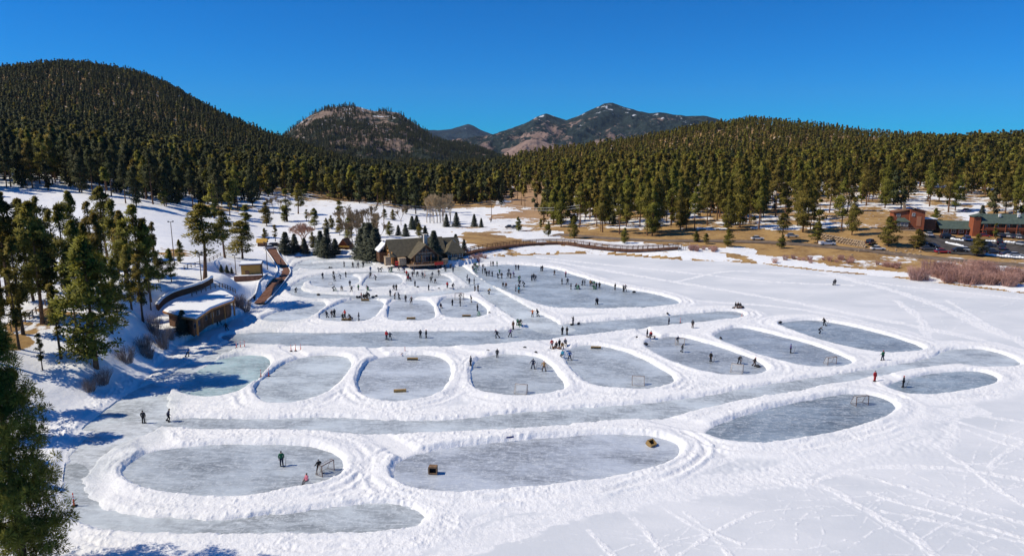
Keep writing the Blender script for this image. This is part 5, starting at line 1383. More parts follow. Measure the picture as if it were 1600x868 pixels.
def build_paths():
    P = px_line([(424,389),(427,397),(434,407),(441,418),(444,428),(436,440),(424,454),(412,466),(402,476)], 5)
    ribbon('path', P, 3.0, MW['redpath'], .16, label='red brown boardwalk path beside the snow bank')
    for sd, lab in ((-1, 'low snow capped kerb rail on the left of the red path'), (1, 'low snow capped kerb rail on the right of the red path')):
        T, S = MB(), MB(); pp = []
        for i in range(len(P)):
            t = P[min(i + 1, len(P) - 1)] - P[max(i - 1, 0)]; t /= np.hypot(*t); q = P[i] + np.array([-t[1], t[0]]) * 1.75 * sd; pp.append((q[0], q[1], ground_z(*q) + .35))
        T.tube(pp, .16, 6); S.tube([(a, b, c + .2) for a, b, c in pp], .17, 6)
        o = T.build('kerb_rail', MW['redpath']); tag(o, lab, 'kerb rail'); S.build('snow_cap', MW['snow'], o, True)
    B = px_line([(722,400),(745,394),(780,388),(830,383),(880,382),(930,388),(980,392.5),(1020,391.5),(1062,389)], 5)
    e = empty('boardwalk', (B[0][0], B[0][1], 0), 0, 'long brown boardwalk with railings curving across the marsh behind the big pond', 'boardwalk'); o0 = np.array([B[0][0], B[0][1]])
    D, Rl, Po = MB(), MB(), MB()
    zt = [max(ground_z(*q), .2) + .75 for q in B]
    L, Rr = [], []
    for i in range(len(B)):
        t = B[min(i + 1, len(B) - 1)] - B[max(i - 1, 0)]; t /= np.hypot(*t); nn = np.array([-t[1], t[0]]); a, b = B[i] + nn * 1.1 - o0, B[i] - nn * 1.1 - o0
        L.append((*a, zt[i])); Rr.append((*b, zt[i]))
    for i in range(len(B) - 1):
        D.slab([L[i], Rr[i], Rr[i + 1], L[i + 1]], .7)
    D.build('deck', MW['marsh'], e)
    for S in (L, Rr):
        r = MB(); r.tube([(a, b, c + 1.1) for a, b, c in S], .09, 4); r.tube([(a, b, c + .6) for a, b, c in S], .07, 4)
        for i in range(len(S)): r.box((S[i][0], S[i][1], S[i][2] + .5), (.14, .14, 1.2))
        r.build('railing', MW['marsh'], e)
    # post and rail fences
    def fence(pts, lab, n, h=1.0, m='rail'):
        Q = px_line(pts, n); e = empty('post_fence', (*Q[0], ground_z(*Q[0])), 0, lab, 'fence'); z0 = ground_z(*Q[0]); W = [(q[0] - Q[0][0], q[1] - Q[0][1], ground_z(*q) - z0) for q in Q]
        for w in W: MB().box((w[0], w[1], h / 2 - .05), (.13, .13, h + .1)).build('post', MW[m], e) if False else MB().box((w[0], w[1], w[2] + h / 2 - .05), (.13, .13, h + .1)).build('post', MW[m], e)
        for zz in (.45, .9): MB().tube([(a, b, c + zz * h) for a, b, c in W], .055, 5).build('rail', MW[m], e)
    fence([(288,421),(305,416),(328,409),(345,400)], 'timber post fence on the snow slope behind the curved wall', 3)
    fence([(300,462),(322,454),(343,449),(356,452),(368,458)], 'post fence running behind the warming hut roof', 3)
    fence([(10,522),(40,503),(62,486),(80,470)], 'log rail fence under the pines at the left edge', 4, 1.2)
    fence([(1060,392),(1075,389),(1090,387)], 'short pale railing at the right end of the marsh boardwalk', 4, 1.2, 'steel')
    # curved wall with a snow cap
    Q = px_line([(246,484),(256,473),(274,463),(300,455),(318,449),(332,441)], 5); T, S, sh = MB(), MB(), []
    pts = [(q[0], q[1], ground_z(*q)) for q in Q]
    for i in range(len(pts) - 1):
        a, b = Vector(pts[i]), Vector(pts[i + 1]); d = (b - a); nn = Vector((d.y, -d.x, 0)).normalized() * .22
        T.add([a - nn - Vector((0, 0, .6)), a + nn - Vector((0, 0, .6)), b + nn - Vector((0, 0, .6)), b - nn - Vector((0, 0, .6)), a - nn + Vector((0, 0, 1.2)), a + nn + Vector((0, 0, 1.2)), b + nn + Vector((0, 0, 1.2)), b - nn + Vector((0, 0, 1.2))], [(3, 2, 1, 0), (4, 5, 6, 7), (0, 1, 5, 4), (1, 2, 6, 5), (2, 3, 7, 6), (3, 0, 4, 7)])
    o = T.build('curved_wall', MW['log']); tag(o, 'curved dark retaining wall with a snow cap above the hut', 'retaining wall'); S.tube([(a, b, c + 1.28) for a, b, c in pts], .34, 7); S.build('snow_cap', MW['snow'], o, True)
    # poles
    def lamp(px, b, t, lab):
        x, y, z = hit(px, b); h = at(px, t, y)[2] - z; e = empty('lamp_post', (x, y, z - .1), RNG.random(), lab, 'lamp post')
        MB().tube([(0, 0, 0), (0, 0, h)], [.12, .07], 7).build('pole', MW['pole'], e); MB().box((0, 0, h), (1.1, .1, .1)).build('arm', MW['metal'], e)
        for s in (-.5, .5): MB().box((s, -.05, h + .12), (.36, .3, .26)).build('lamp_head', MW['metal'], e)
    lamp(273,415,346,'tall floodlight pole among the short dark pines'); lamp(236,484,437,'floodlight pole right of the dark trunked pine'); lamp(369,430,398,'thin floodlight pole at the tiny firs'); lamp(418,421,378,'thin floodlight pole beside the red path'); lamp(315,440,395,'floodlight pole left beside the airy pine'); lamp(322,434,398,'wooden pole just right of the airy pine trunk')
    tops = []
    for px, b, lab in ((600,352,'leftmost power pole, behind the aspens'),(768,345,'power pole in the middle on the far snow flat'),(905,356,'rightmost power pole, at the foot of the wooded slope')):
        x, y, z = hit(px, b); e = empty('power_pole', (x, y, z), 0, lab, 'power pole'); MB().tube([(0, 0, -.3), (0, 0, 10)], [.16, .11], 7).build('pole', MW['pole'], e)
        for zz in (9.6, 8.5): MB().box((0, 0, zz), (.14, 2.4, .14)).build('crossarm', MW['pole'], e)
        tops.append((x, y, z))
    T = MB()
    for dy in (-1.1, 1.1):
        for zz in (9.7, 8.6):
            for i in range(2):
                a, b = Vector(tops[i]) + Vector((0, dy, zz)), Vector(tops[i + 1]) + Vector((0, dy, zz)); T.tube([a.lerp(b, k / 10) - Vector((0, 0, 2.2 * (1 - (k / 5 - 1) ** 2))) for k in range(11)], .035, 3)
    tag(T.build('power_line', MW['wire']), 'four pale power wires strung before the orange rock slope', 'power line')


# ------------------------------------------------------------------ cars
CARS = [(1292,383.5,'white',0,'pickup','white pickup on the road below the stone wall'),(1371,391,'white',-6,'car','white car on the road under the red house'),(1183,375,'white',0,'car','white car in tree shade on the left stretch of road'),(1237,371,'silver',-3,'car','silver car half in shade left of the stone wall'),(1360,382,'black',40,'suv','black car parked in shade at the bottom of the driveway'),
 (1480,373,'black',-8,'suv','black car alone in front of the low green roofed building'),(1510,376,'blue',70,'suv','dark blue car left of the motel tower'),(1537,371,'red',-8,'car','red car parked against the motel by the tower'),(1444,384,'navy',-60,'car','navy car first in the lower left row of the car park'),(1451,369,'silver',80,'car','silver car beside the dark wooden annexe'),(1457,387,'black',-60,'car','black car second in the lower left row of the car park'),
 (1449,391,'grey',-10,'car','dark grey car at the kerb behind the boulders'),(1472,396,'red',-10,'car','dark red car at the car park entrance'),(1509,393,'white',-12,'car','white car left of the pine in the car park'),(1499,394,'black',-12,'car','black car nose to nose with the white car by the pine'),(1543,386,'navy',-12,'suv','navy car right of the car park pine, upper one'),(1541,392,'grey',-12,'car','grey car right of the car park pine, middle one'),(1550,396,'navy',-12,'car','navy car right of the car park pine, lowest one'),
 (1561,381,'black',60,'suv','black van in the second row in front of the motel'),(1565,390,'navy',60,'suv','dark blue van behind the black van'),(1576,400,'navy',-12,'car','navy car at the lower right edge of the car park'),(1586,401.5,'silver',-12,'car','silver car at the lower right corner of the car park'),(1595,384,'silver',-70,'car','pale car cut off by the right edge of the picture'),
 (1563,370.5,'grey',80,'car','grey car first under the motel balcony'),(1572,371,'white',80,'car','white car second under the motel balcony'),(1581,372,'navy',80,'car','navy car third under the motel balcony'),(1590,373,'silver',80,'car','silver car fourth under the motel balcony'),(1599,374,'black',80,'car','black car last under the motel balcony'),
 (1510,331,'blue',20,'car','blue car on the grass track behind the buildings'),(1529,304,'silver',5,'pickup','pale pickup high up on the snowy track in the woods'),(431,388,'black',10,'suv','black car parked at the top of the red path'),(423,390,'white',15,'car','white car nose beside the black car at the red path'),(797,357,'black',5,'car','dark car on the far road, left one of two'),(806,357.5,'grey',5,'car','dark car on the far road, right one of two')]
CARCOL = dict(white=(.75, .75, .74), silver=(.45, .47, .5), black=(.02, .02, .024), blue=(.04, .09, .22), navy=(.03, .045, .085), red=(.33, .02, .025), grey=(.1, .105, .11))


def car_meshes(kind):
    Lh, W, H = {'car': (2.25, .88, 1.42), 'suv': (2.35, .94, 1.75), 'pickup': (2.75, .95, 1.75)}[kind]
    b = MB(); bh = H * .56
    prof = [(-Lh, .35), (-Lh + .08, bh * .82), (-Lh + .35, bh * .95), (-.55 * Lh, bh), (.55 * Lh, bh), (Lh - .12, bh * .86), (Lh, .55), (Lh - .05, .3), (-Lh + .1, .28)]
    prof = prof[::-1]
    n = len(prof); vs = []
    for y, sc in ((-W, .0), (-W + .12, 1), (W - .12, 1), (W, .0)):
        for a, z in prof: vs.append((a * (1 if sc else .985), y, z if sc or z < .4 else z - .06))
    fs = [tuple(range(n)), tuple(reversed(range(3 * n, 4 * n)))]
    for s in range(3): fs += [(s * n + i, (s + 1) * n + i, (s + 1) * n + (i + 1) % n, s * n + (i + 1) % n) for i in range(n)]
    b.add(vs, fs)
    if kind == 'pickup': x0, x1, x2, x3 = -.15 * Lh, .0 * Lh, .30 * Lh, .52 * Lh
    elif kind == 'suv': x0, x1, x2, x3 = -.93 * Lh, -.80 * Lh, .22 * Lh, .50 * Lh
    else: x0, x1, x2, x3 = -.80 * Lh, -.42 * Lh, .12 * Lh, .48 * Lh
    base = [(x0, -W + .08), (x3, -W + .08), (x3, W - .08), (x0, W - .08)]; top = [(x1, -W + .24), (x2, -W + .24), (x2, W - .24), (x1, W - .24)]
    g = MB().prism(base, bh - .03, H - .05, top)
    r = MB().prism([(x1 - .05, -W + .22), (x2 + .05, -W + .22), (x2 + .05, W - .22), (x1 - .05, W - .22)], H - .06, H)
    if kind == 'pickup': b.box((-.62 * Lh, W - .06, bh + .12), (.72 * Lh, .1, .3)); b.box((-.62 * Lh, -W + .06, bh + .12), (.72 * Lh, .1, .3))
    wh = MB().tube([(0, -.11, 0), (0, .11, 0)], .34, 12); hub = MB().tube([(0, -.125, 0), (0, .125, 0)], .2, 10)
    hl = MB().box((0, 0, 0), (.1, .34, .16))
    M = MW
    return dict(body=b.mesh('body', M['paint']), windows=g.mesh('windows', M['glass']), roof=r.mesh('roof_panel', M['paint']), wheel=wh.mesh('wheel', M['tyre']), rim=hub.mesh('rim', M['rim']), head=hl.mesh('headlight', M['lamp']), tail=hl.mesh('tail_light', M['tail']), dim=(Lh, W, bh))


def build_cars():
    ms = {k: car_meshes(k) for k in ('car', 'suv', 'pickup')}
    for px, py, col, rz, kind, lab in CARS:
        x, y, z = hit(px, py); d = ms[kind]; Lh, W, bh = d['dim']
        e = empty('pickup_truck' if kind == 'pickup' else 'parked_car', (x, y, z + .24), R(rz), lab, 'pickup' if kind == 'pickup' else 'car')
        for nm, key in (('body', 'body'), ('windows', 'windows'), ('roof_panel', 'roof')):
            o = link(nm, d[key], e); o.color = (*CARCOL[col], 1)
        for sx in (-.62, .62):
            for sy in (-1, 1):
                w = link('wheel', d['wheel'], e, (sx * Lh, sy * (W - .1), .34)); link('rim', d['rim'], w)
        for sy in (-1, 1): link('headlight', d['head'], e, (Lh - .06, sy * W * .66, bh * .7)); link('tail_light', d['tail'], e, (-Lh + .06, sy * W * .7, bh * .7))
# ------------------------------------------------------------------ people and their things
def skin_mesh(name, V, E, Rad, m, root=0, sub=1):
    me = bpy.data.meshes.new('tmp'); me.from_pydata(V, E, []); ob = bpy.data.objects.new('tmp', me); COL.objects.link(ob)
    md = ob.modifiers.new('s', 'SKIN'); md.use_smooth_shade = True
    for i, r in enumerate(Rad):
        s = me.skin_vertices[0].data[i]; s.radius = r if hasattr(r, '__len__') else (r, r); s.use_root = i == root
    sb = ob.modifiers.new('d', 'SUBSURF'); sb.levels = sb.render_levels = sub
    dg = bpy.context.evaluated_depsgraph_get(); out = bpy.data.meshes.new_from_object(ob.evaluated_get(dg)); out.name = name
    bpy.data.objects.remove(ob); bpy.data.meshes.remove(me); out.materials.clear(); out.materials.append(m)
    return out


def skeleton(pose):
    """joints of a 1.75 m figure looking towards -y"""
    J = dict(pel=(0, 0, .96), wst=(0, 0, 1.10), cst=(0, -.01, 1.32), nck=(0, 0, 1.48), hd=(0, -.015, 1.60), top=(0, -.005, 1.70))
    def arm(s, el, ha): J['sh' + s] = ((.19 if s == 'R' else -.19), 0, 1.42); J['el' + s] = el; J['ha' + s] = ha
    def leg(s, kn, an): J['hp' + s] = ((.095 if s == 'R' else -.095), 0, .90); J['kn' + s] = kn; J['an' + s] = an
    if pose == 'stand': arm('L', (-.27, .02, 1.15), (-.26, -.1, .90)); arm('R', (.27, .02, 1.15), (.26, -.1, .90)); leg('L', (-.11, -.03, .50), (-.13, 0, .11)); leg('R', (.11, -.03, .50), (.13, 0, .11))
    if pose == 'wide': arm('L', (-.36, 0, 1.2), (-.42, -.2, 1.02)); arm('R', (.36, 0, 1.2), (.40, -.22, 1.0)); leg('L', (-.20, -.06, .50), (-.29, .02, .11)); leg('R', (.20, -.06, .50), (.29, .02, .11))
    if pose == 'stride': arm('L', (-.30, -.18, 1.18), (-.24, -.36, 1.05)); arm('R', (.32, .2, 1.2), (.36, .34, 1.02)); leg('L', (-.10, -.22, .53), (-.12, -.10, .11)); leg('R', (.16, .12, .52), (.26, .42, .16))
    if pose == 'skate': arm('L', (-.34, -.05, 1.16), (-.36, -.30, .98)); arm('R', (.34, .05, 1.16), (.44, .18, .95)); leg('L', (-.12, -.16, .52), (-.10, 0, .11)); leg('R', (.22, -.02, .50), (.36, .22, .13))
    if pose == 'bend': arm('L', (-.22, -.36, 1.02), (-.10, -.52, .80)); arm('R', (.24, -.34, 1.0), (.14, -.55, .72)); leg('L', (-.20, -.18, .50), (-.25, .05, .11)); leg('R', (.20, -.18, .50), (.25, .05, .11))
    if pose == 'sit': arm('L', (-.27, -.06, 1.12), (-.18, -.32, 1.0)); arm('R', (.27, -.06, 1.12), (.18, -.32, 1.0)); leg('L', (-.15, -.42, .92), (-.16, -.46, .50)); leg('R', (.15, -.42, .92), (.16, -.50, .50))
    if pose == 'wave': arm('L', (-.34, -.05, 1.30), (-.52, -.22, 1.32)); arm('R', (.36, 0, 1.36), (.48, -.12, 1.58)); leg('L', (-.14, -.03, .50), (-.18, 0, .11)); leg('R', (.14, -.03, .50), (.17, 0, .11))
    if pose in ('bend', 'stride', 'skate'):
        f = {'bend': .75, 'stride': .38, 'skate': .28}[pose]
        for k in ('wst', 'cst', 'nck', 'hd', 'top', 'shL', 'shR'):
            x, y, z = J[k]; dz = z - .96; J[k] = (x, y - math.sin(f) * dz, .96 + math.cos(f) * dz)
        if pose != 'bend':
            for k in ('elL', 'elR', 'haL', 'haR'):
                x, y, z = J[k]; dz = z - .96; J[k] = (x, y - math.sin(f) * max(dz, 0), z - .03)
        if pose == 'bend':
            for k in ('pel', 'wst', 'cst', 'nck', 'hd', 'top', 'shL', 'shR', 'hpL', 'hpR'): x, y, z = J[k]; J[k] = (x, y + .14, z - .10)
    if pose == 'sit': J = {k: (x, y, z - .44) for k, (x, y, z) in J.items()}
    return J


def figure(pose):
    J = skeleton(pose); A = {k: Vector(v) for k, v in J.items()}
    V, E, Rd, ix = [], [], [], {}
    def v(n, p, r, par=None):
        ix[n] = len(V); V.append(tuple(p)); Rd.append(r)
        if par: E.append((ix[par], ix[n]))
    v('pel', A['pel'], (.13, .10)); v('wst', A['wst'], (.125, .09), 'pel'); v('cst', A['cst'], (.15, .10), 'wst'); v('nck', A['nck'], .055, 'cst')
    up = (A['top'] - A['hd']).normalized(); fw = (Vector((0, -1, 0)) - up * Vector((0, -1, 0)).dot(up)).normalized()
    v('jaw', A['hd'] - up * .055 + fw * .02, (.062, .07), 'nck'); v('hd', A['hd'], (.075, .09), 'jaw'); v('top', A['top'], (.06, .075), 'hd'); v('nose', A['hd'] - up * .012 + fw * .108, .014, 'hd')
    for s in 'LR':
        v('sh' + s, A['sh' + s], .065, 'cst'); v('el' + s, A['el' + s], .042, 'sh' + s); d = (A['ha' + s] - A['el' + s]).normalized()
        v('wr' + s, A['ha' + s] - d * .02, .027, 'el' + s); v('pm' + s, A['ha' + s] + d * .05, (.036, .020), 'wr' + s)
        sd = d.cross(Vector((0, 1, .2))).normalized()
        for k, (o, l) in enumerate(((-.028, .062), (-.009, .075), (.010, .070), (.028, .052))):
            v('f%d' % k + s, A['ha' + s] + d * .09 + sd * o, .0085, 'pm' + s); v('g%d' % k + s, A['ha' + s] + d * (.09 + l * .8) + sd * o * 1.1 + Vector((0, -.018, -.01)), .0075, 'f%d' % k + s)
        v('th' + s, A['ha' + s] + d * .045 - sd * .05 + Vector((0, -.01, 0)), .010, 'wr' + s); v('tt' + s, A['ha' + s] + d * .085 - sd * .062 + Vector((0, -.02, 0)), .008, 'th' + s)
        v('hp' + s, A['hp' + s], .092, 'pel'); v('kn' + s, A['kn' + s], .058, 'hp' + s); v('an' + s, A['an' + s], .040, 'kn' + s); v('to' + s, A['an' + s] + Vector((0, -.14, -.07)), .035, 'an' + s)
    body = skin_mesh('person', V, E, Rd, MP['skin'])
    def sub(names, links, rad):
        q = {n: i for i, n in enumerate(names)}; return [V[ix[n]] for n in names], [(q[a], q[b]) for a, b in links], rad
    jn = ['wst', 'cst', 'nck', 'shL', 'elL', 'wrL', 'shR', 'elR', 'wrR', 'pel']
    vv, ee, rr = sub(jn, [('wst', 'cst'), ('cst', 'nck'), ('cst', 'shL'), ('shL', 'elL'), ('elL', 'wrL'), ('cst', 'shR'), ('shR', 'elR'), ('elR', 'wrR'), ('wst', 'pel')], [(.185, .15), (.20, .155), (.085, .085), (.10, .10), (.078, .078), (.055, .055), (.10, .10), (.078, .078), (.055, .055), (.18, .15)])
    jacket = skin_mesh('jacket', vv, ee, rr, MP['jacket'])
    tn = ['pel', 'hpL', 'knL', 'anL', 'hpR', 'knR', 'anR']
    vv, ee, rr = sub(tn, [('pel', 'hpL'), ('hpL', 'knL'), ('knL', 'anL'), ('pel', 'hpR'), ('hpR', 'knR'), ('knR', 'anR')], [(.165, .135), (.125, .125), (.092, .092), (.072, .072), (.125, .125), (.092, .092), (.072, .072)])
    trousers = skin_mesh('trousers', vv, ee, rr, MP['cloth'])
    hat = MB().ball((0, 0, 0), (.098, .112, .10), 10, 7); hm = MB()
    c = A['hd'] + up * .055 - fw * .012; ang = math.atan2(-fw.z, -fw.y) if False else -math.acos(max(-1, min(1, up.z)))
    Rm = Matrix.Rotation(-ang, 3, 'X') if pose in ('bend', 'stride', 'skate') else Matrix.Identity(3)
    hm.add([Rm @ Vector(p) + c for p in hat.v], hat.f)
    hatm = hm.mesh('hat', MP['cloth'], True)
    boots = []
    for s in 'LR':
        a = A['an' + s]; b = MB(); b.box((a.x, a.y - .05, a.z - .025), (.11, .29, .12)); b.box((a.x, a.y + .02, a.z + .06), (.12, .14, .12)); b.box((a.x, a.y - .05, a.z - .097), (.012, .31, .03)); boots.append(b.mesh('skate', MP['boot']))
    return dict(body=body, jacket=jacket, trousers=trousers, hat=hatm, boots=boots, hand=A['haR'])


MP = {}
COLS = dict(black=(.016, .017, .02), charcoal=(.035, .037, .042), navy=(.018, .026, .055), blue=(.02, .10, .33), red=(.42, .025, .03), green=(.02, .13, .06), tan=(.36, .22, .10), orange=(.62, .16, .04), pink=(.62, .20, .25), grey=(.16, .165, .18), cyan=(.03, .26, .40), purple=(.10, .06, .20), white=(.62, .63, .64), brown=(.10, .055, .035))
POSTXT = dict(stand='standing', wide='standing legs apart', stride='striding', skate='skating', bend='bending forward', sit='sitting', wave='raising an arm')
# zone phrase -> (photo pixel of the feet, pose, jacket, size)
PEOPLE = {
 'on the farthest oval rink': [(537.7,416.5,'stand','charcoal'),(551.4,418,'wide','black'),(559.5,418.2,'skate','navy'),(568,417.4,'skate','charcoal')],
 'on the lane behind the short rinks': [(579,424.5,'stand','blue'),(592,424.4,'bend','charcoal'),(595.4,424.6,'bend','black'),(608.5,424.6,'bend','grey'),(612,424.6,'stand','green'),(623,423.5,'stand','charcoal'),(632,425,'bend','black')],
 "on the short row's left rink": [(504,435,'stand','navy'),(521.3,431.8,'wide','black'),(522.6,439,'skate','charcoal'),(532,435,'bend','grey'),(540.4,432.6,'stand','black')],
 "on the lane between the short rows": [(521,456,'bend','charcoal'),(534.4,455.6,'bend','grey'),(549.6,457.8,'skate','charcoal'),(560.2,454.8,'stand','green'),(574.8,454.6,'bend','black'),(670,455,'stand','charcoal'),(699,451.8,'stand','red'),(707.5,452.2,'bend','charcoal'),(615.5,455,'wide','black'),(619.5,454.2,'stand','black'),(609.8,462,'stand','grey'),(616.8,466.8,'skate','brown'),(623.6,467,'skate','navy'),(462,456.8,'bend','charcoal'),(547,449,'stand','charcoal')],
 "on the short row's middle rink": [(579,434.3,'skate','black'),(587,437,'bend','navy')],
 "on the short row's right rink": [(644.6,432.4,'stand','navy'),(647.2,427.5,'stand','charcoal'),(652,431.6,'bend','charcoal'),(660.5,434,'skate','navy'),(673.7,441,'wide','charcoal'),(675.4,433.4,'skate','navy'),(680,442.5,'bend','charcoal'),(685.7,430.2,'skate','black'),(648.6,449,'stand','grey')],
 'on the snow beside the right short rink': [(635.5,433.5,'stand','red'),(638.5,436,'wide','black'),(637,438.5,'bend','red'),(641,438.6,'sit','brown')],
 'on the pale diagonal lane': [(708,426.5,'stand','grey'),(703.8,419,'stand','charcoal'),(729.8,438,'skate','grey'),(733.3,444.8,'stand','navy'),(741,443.2,'stand','grey'),(742,455.2,'wide','black'),(747,454.4,'stand','charcoal'),(763.8,459,'stand','tan'),(696,424,'bend','navy')],
 "at the big pond's left end": [(741,418.4,'sit','charcoal'),(743.5,418.8,'wave','green'),(748.4,417.2,'wide','navy'),(742,426.4,'bend','green'),(746,422.2,'skate','green'),(738.5,422.2,'sit','grey'),(754.6,420.6,'wide','charcoal'),(754,427.2,'stand','black'),(758,426.8,'stand','charcoal'),(760.6,431,'stand','black'),(764,431,'skate','grey'),(769,432,'stand','navy'),(767,415.8,'stand','charcoal'),(770.4,415.8,'stand','black'),(776.6,415.8,'stand','green')],
 'in the middle of the big pond': [(778,434.8,'skate','black'),(780.6,429.4,'wave','green'),(784,435,'stand','charcoal'),(793.7,434.2,'stand','black'),(795,428.2,'wide','navy'),(798,434.8,'stand','navy'),(802.7,432.8,'skate','purple'),(806,421.2,'stand','charcoal'),(810,421.8,'stand','navy'),(810.7,438,'bend','green'),(830.8,438.2,'stand','grey'),(833.8,436.8,'stand','charcoal'),(836.8,438.6,'stand','navy'),(812,446.4,'skate','navy'),(818.7,448,'bend','black'),(811,452.2,'bend','black'),(806,454.8,'stand','grey')],
 'on the near bank of the big pond': [(786,447.4,'sit','charcoal'),(790.7,449,'sit','brown'),(810.5,457.5,'stand','cyan')],
 "at the big pond's far edge": [(845.3,423.2,'stand','grey'),(847.6,423.2,'stand','charcoal'),(866.4,429.8,'wide','black'),(884,432.8,'stand','pink'),(878,443.8,'stand','charcoal'),(887,443.8,'skate','navy'),(892,452,'stand','black'),(899.7,451.4,'bend','charcoal'),(903.7,451.6,'sit','green'),(910,445.8,'stand','charcoal'),(913.7,445.8,'stand','black'),(922.5,447,'stand','tan'),(925,447.2,'stand','charcoal'),(928,448,'stand','green'),(927.5,451.2,'sit','green'),(932,450.6,'skate','charcoal'),(936.5,450.8,'stand','black'),(961,452.4,'stand','charcoal'),(974,455.6,'wave','black'),(977,455.2,'wide','grey')],
 'alone near the middle of the big pond': [(931.6,475.6,'wide','navy'),(933.6,475.2,'stand','charcoal')],
 'on the busy slanted rink': [(510.9,495.8,'skate','navy'),(518.6,495.2,'stand','black'),(522.8,494.8,'stand','charcoal'),(535.8,501,'wide','black'),(539.2,496.2,'wide','red'),(547,500.8,'bend','charcoal'),(550.6,501.2,'bend','black',.65),(560.9,500.2,'wide','navy')],
 'at the bench above the busy slanted rink': [(564.7,466.8,'stand','red'),(573.7,465.8,'wide','charcoal'),(576.7,465.8,'bend','black'),(568.4,466.4,'sit','brown'),(571.4,466.6,'sit','black')],
 'on the square rink': [(634,471.2,'stand','black'),(643,475,'skate','charcoal')],
 'on the small rink with the goal frame': [(707,477.2,'stand','black'),(719,477.8,'wave','charcoal'),(736.5,471.6,'skate','navy'),(746,485.8,'stand','charcoal'),(718.5,467,'bend','black')],
 'on the bank left of the goal frame rink': [(688.6,481,'sit','navy')],
 'on the broad upper lane': [(604.2,530,'stand','red'),(609.5,531,'stand','navy'),(657,527.4,'stand','charcoal'),(666,527.6,'stand','black'),(776.5,527.8,'stride','navy'),(797.5,526,'stride','purple'),(878.7,522.4,'stand','charcoal'),(886,522.6,'stand','black'),(895.4,507,'wave','charcoal'),(1045,507.6,'stand','navy'),(354,518,'stand','charcoal')],
 "where diagonal and upper lanes meet": [(802,514.2,'stand','brown'),(832,494.6,'wave','orange'),(840,494,'stand','charcoal'),(808.8,510.5,'bend','green'),(812.6,510.8,'bend','black')],
 'on the bank between the lanes at right': [(1082,513.2,'stand','charcoal'),(1011,529.6,'stand','black')],
 'at the top of the grey net rink': [(777,558.4,'stand','charcoal'),(735.6,574,'stand','grey')],
 "near the near-edge white net": [(833,575.8,'wide','navy'),(850,579.4,'wide','tan')],
 "in the group at the rounded rink": [(862.5,545.6,'stand','red'),(874,545.4,'stand','black'),(878.4,548.4,'bend','tan'),(883,541,'sit','grey'),(869.4,546.2,'sit','black'),(879,559.4,'sit','cyan'),(890,562.4,'wide','blue')],
 'at the seats beside the long slanted rink': [(1017,528.8,'sit','red')],
 'on the long slanted rink': [(1058.4,537.4,'stand','navy'),(1065.6,550,'skate','charcoal'),(1110.5,564.6,'stand','black'),(1155,568,'bend','charcoal'),(1178.5,572,'skate','black')],
 'resting on the snow right of the big pond': [(1149,482.4,'sit','black'),(1153,481.6,'sit','brown'),(1156.4,482.6,'sit','charcoal')],
 'on the slanted blue grey rink': [(1235,551.2,'stand','purple')],
 'on the farthest right rink': [(1287.5,508.4,'skate','black'),(1280.6,520.8,'bend','charcoal')],
 'on the snow below the farthest right rink': [(1378.7,565.2,'wide','green')],
 'beside the lower lane at right': [(1366,598.2,'stand','red')],
 'at the left end of the smallest right rink': [(1411,604.6,'stand','black')],
 'walking far out on the open snow': [(1302,446,'stand','charcoal'),(1304.6,445.6,'stand','navy')],
 'on the front left oval rink': [(440.3,727,'stand','green'),(498.5,738.8,'wide','black'),(480,755.4,'sit','pink')],
 'at the left start of the lower lane': [(224.5,660.6,'stand','charcoal'),(263.6,658.4,'skate','navy')],
 'in the tree shade by the shore': [(294,559.2,'stand','blue')],
 "shaded before the warming hut": [(339.5,504.5,'stand','navy'),(343.5,503.8,'stand','purple')],
 'before the lodge deck': [(627,413.6,'stand','red'),(632,414,'stand','purple'),(637,413,'stand','white'),(641,414.2,'bend','navy'),(646,413.2,'stand','charcoal'),(650,414.4,'stand','white'),(654,413.4,'stand','purple'),(669,414.6,'stand','charcoal'),(674,415.4,'stand','navy'),(678,416.2,'sit','black'),(681,417.4,'stand','charcoal'),(685,416.4,'stand','red'),(690,418.4,'sit','navy'),(695,417.4,'stand','black')],
 'on the red boardwalk path': [(398,471,'stand','charcoal'),(439,413,'stand','navy')],
 'on the marsh boardwalk': [(898,383.5,'stand','charcoal'),(921,386.5,'stand','navy')],
 'on the far snow flat': [(767,347,'stand','charcoal')],
 'under the left pines on the slope': [(97,448,'stand','navy'),(115,436,'stand','charcoal'),(99,455,'stand','brown')],
}
ORD = ['first', 'second', 'third', 'fourth', 'fifth', 'sixth', 'seventh', 'eighth', 'ninth', 'tenth', 'eleventh', 'twelfth']


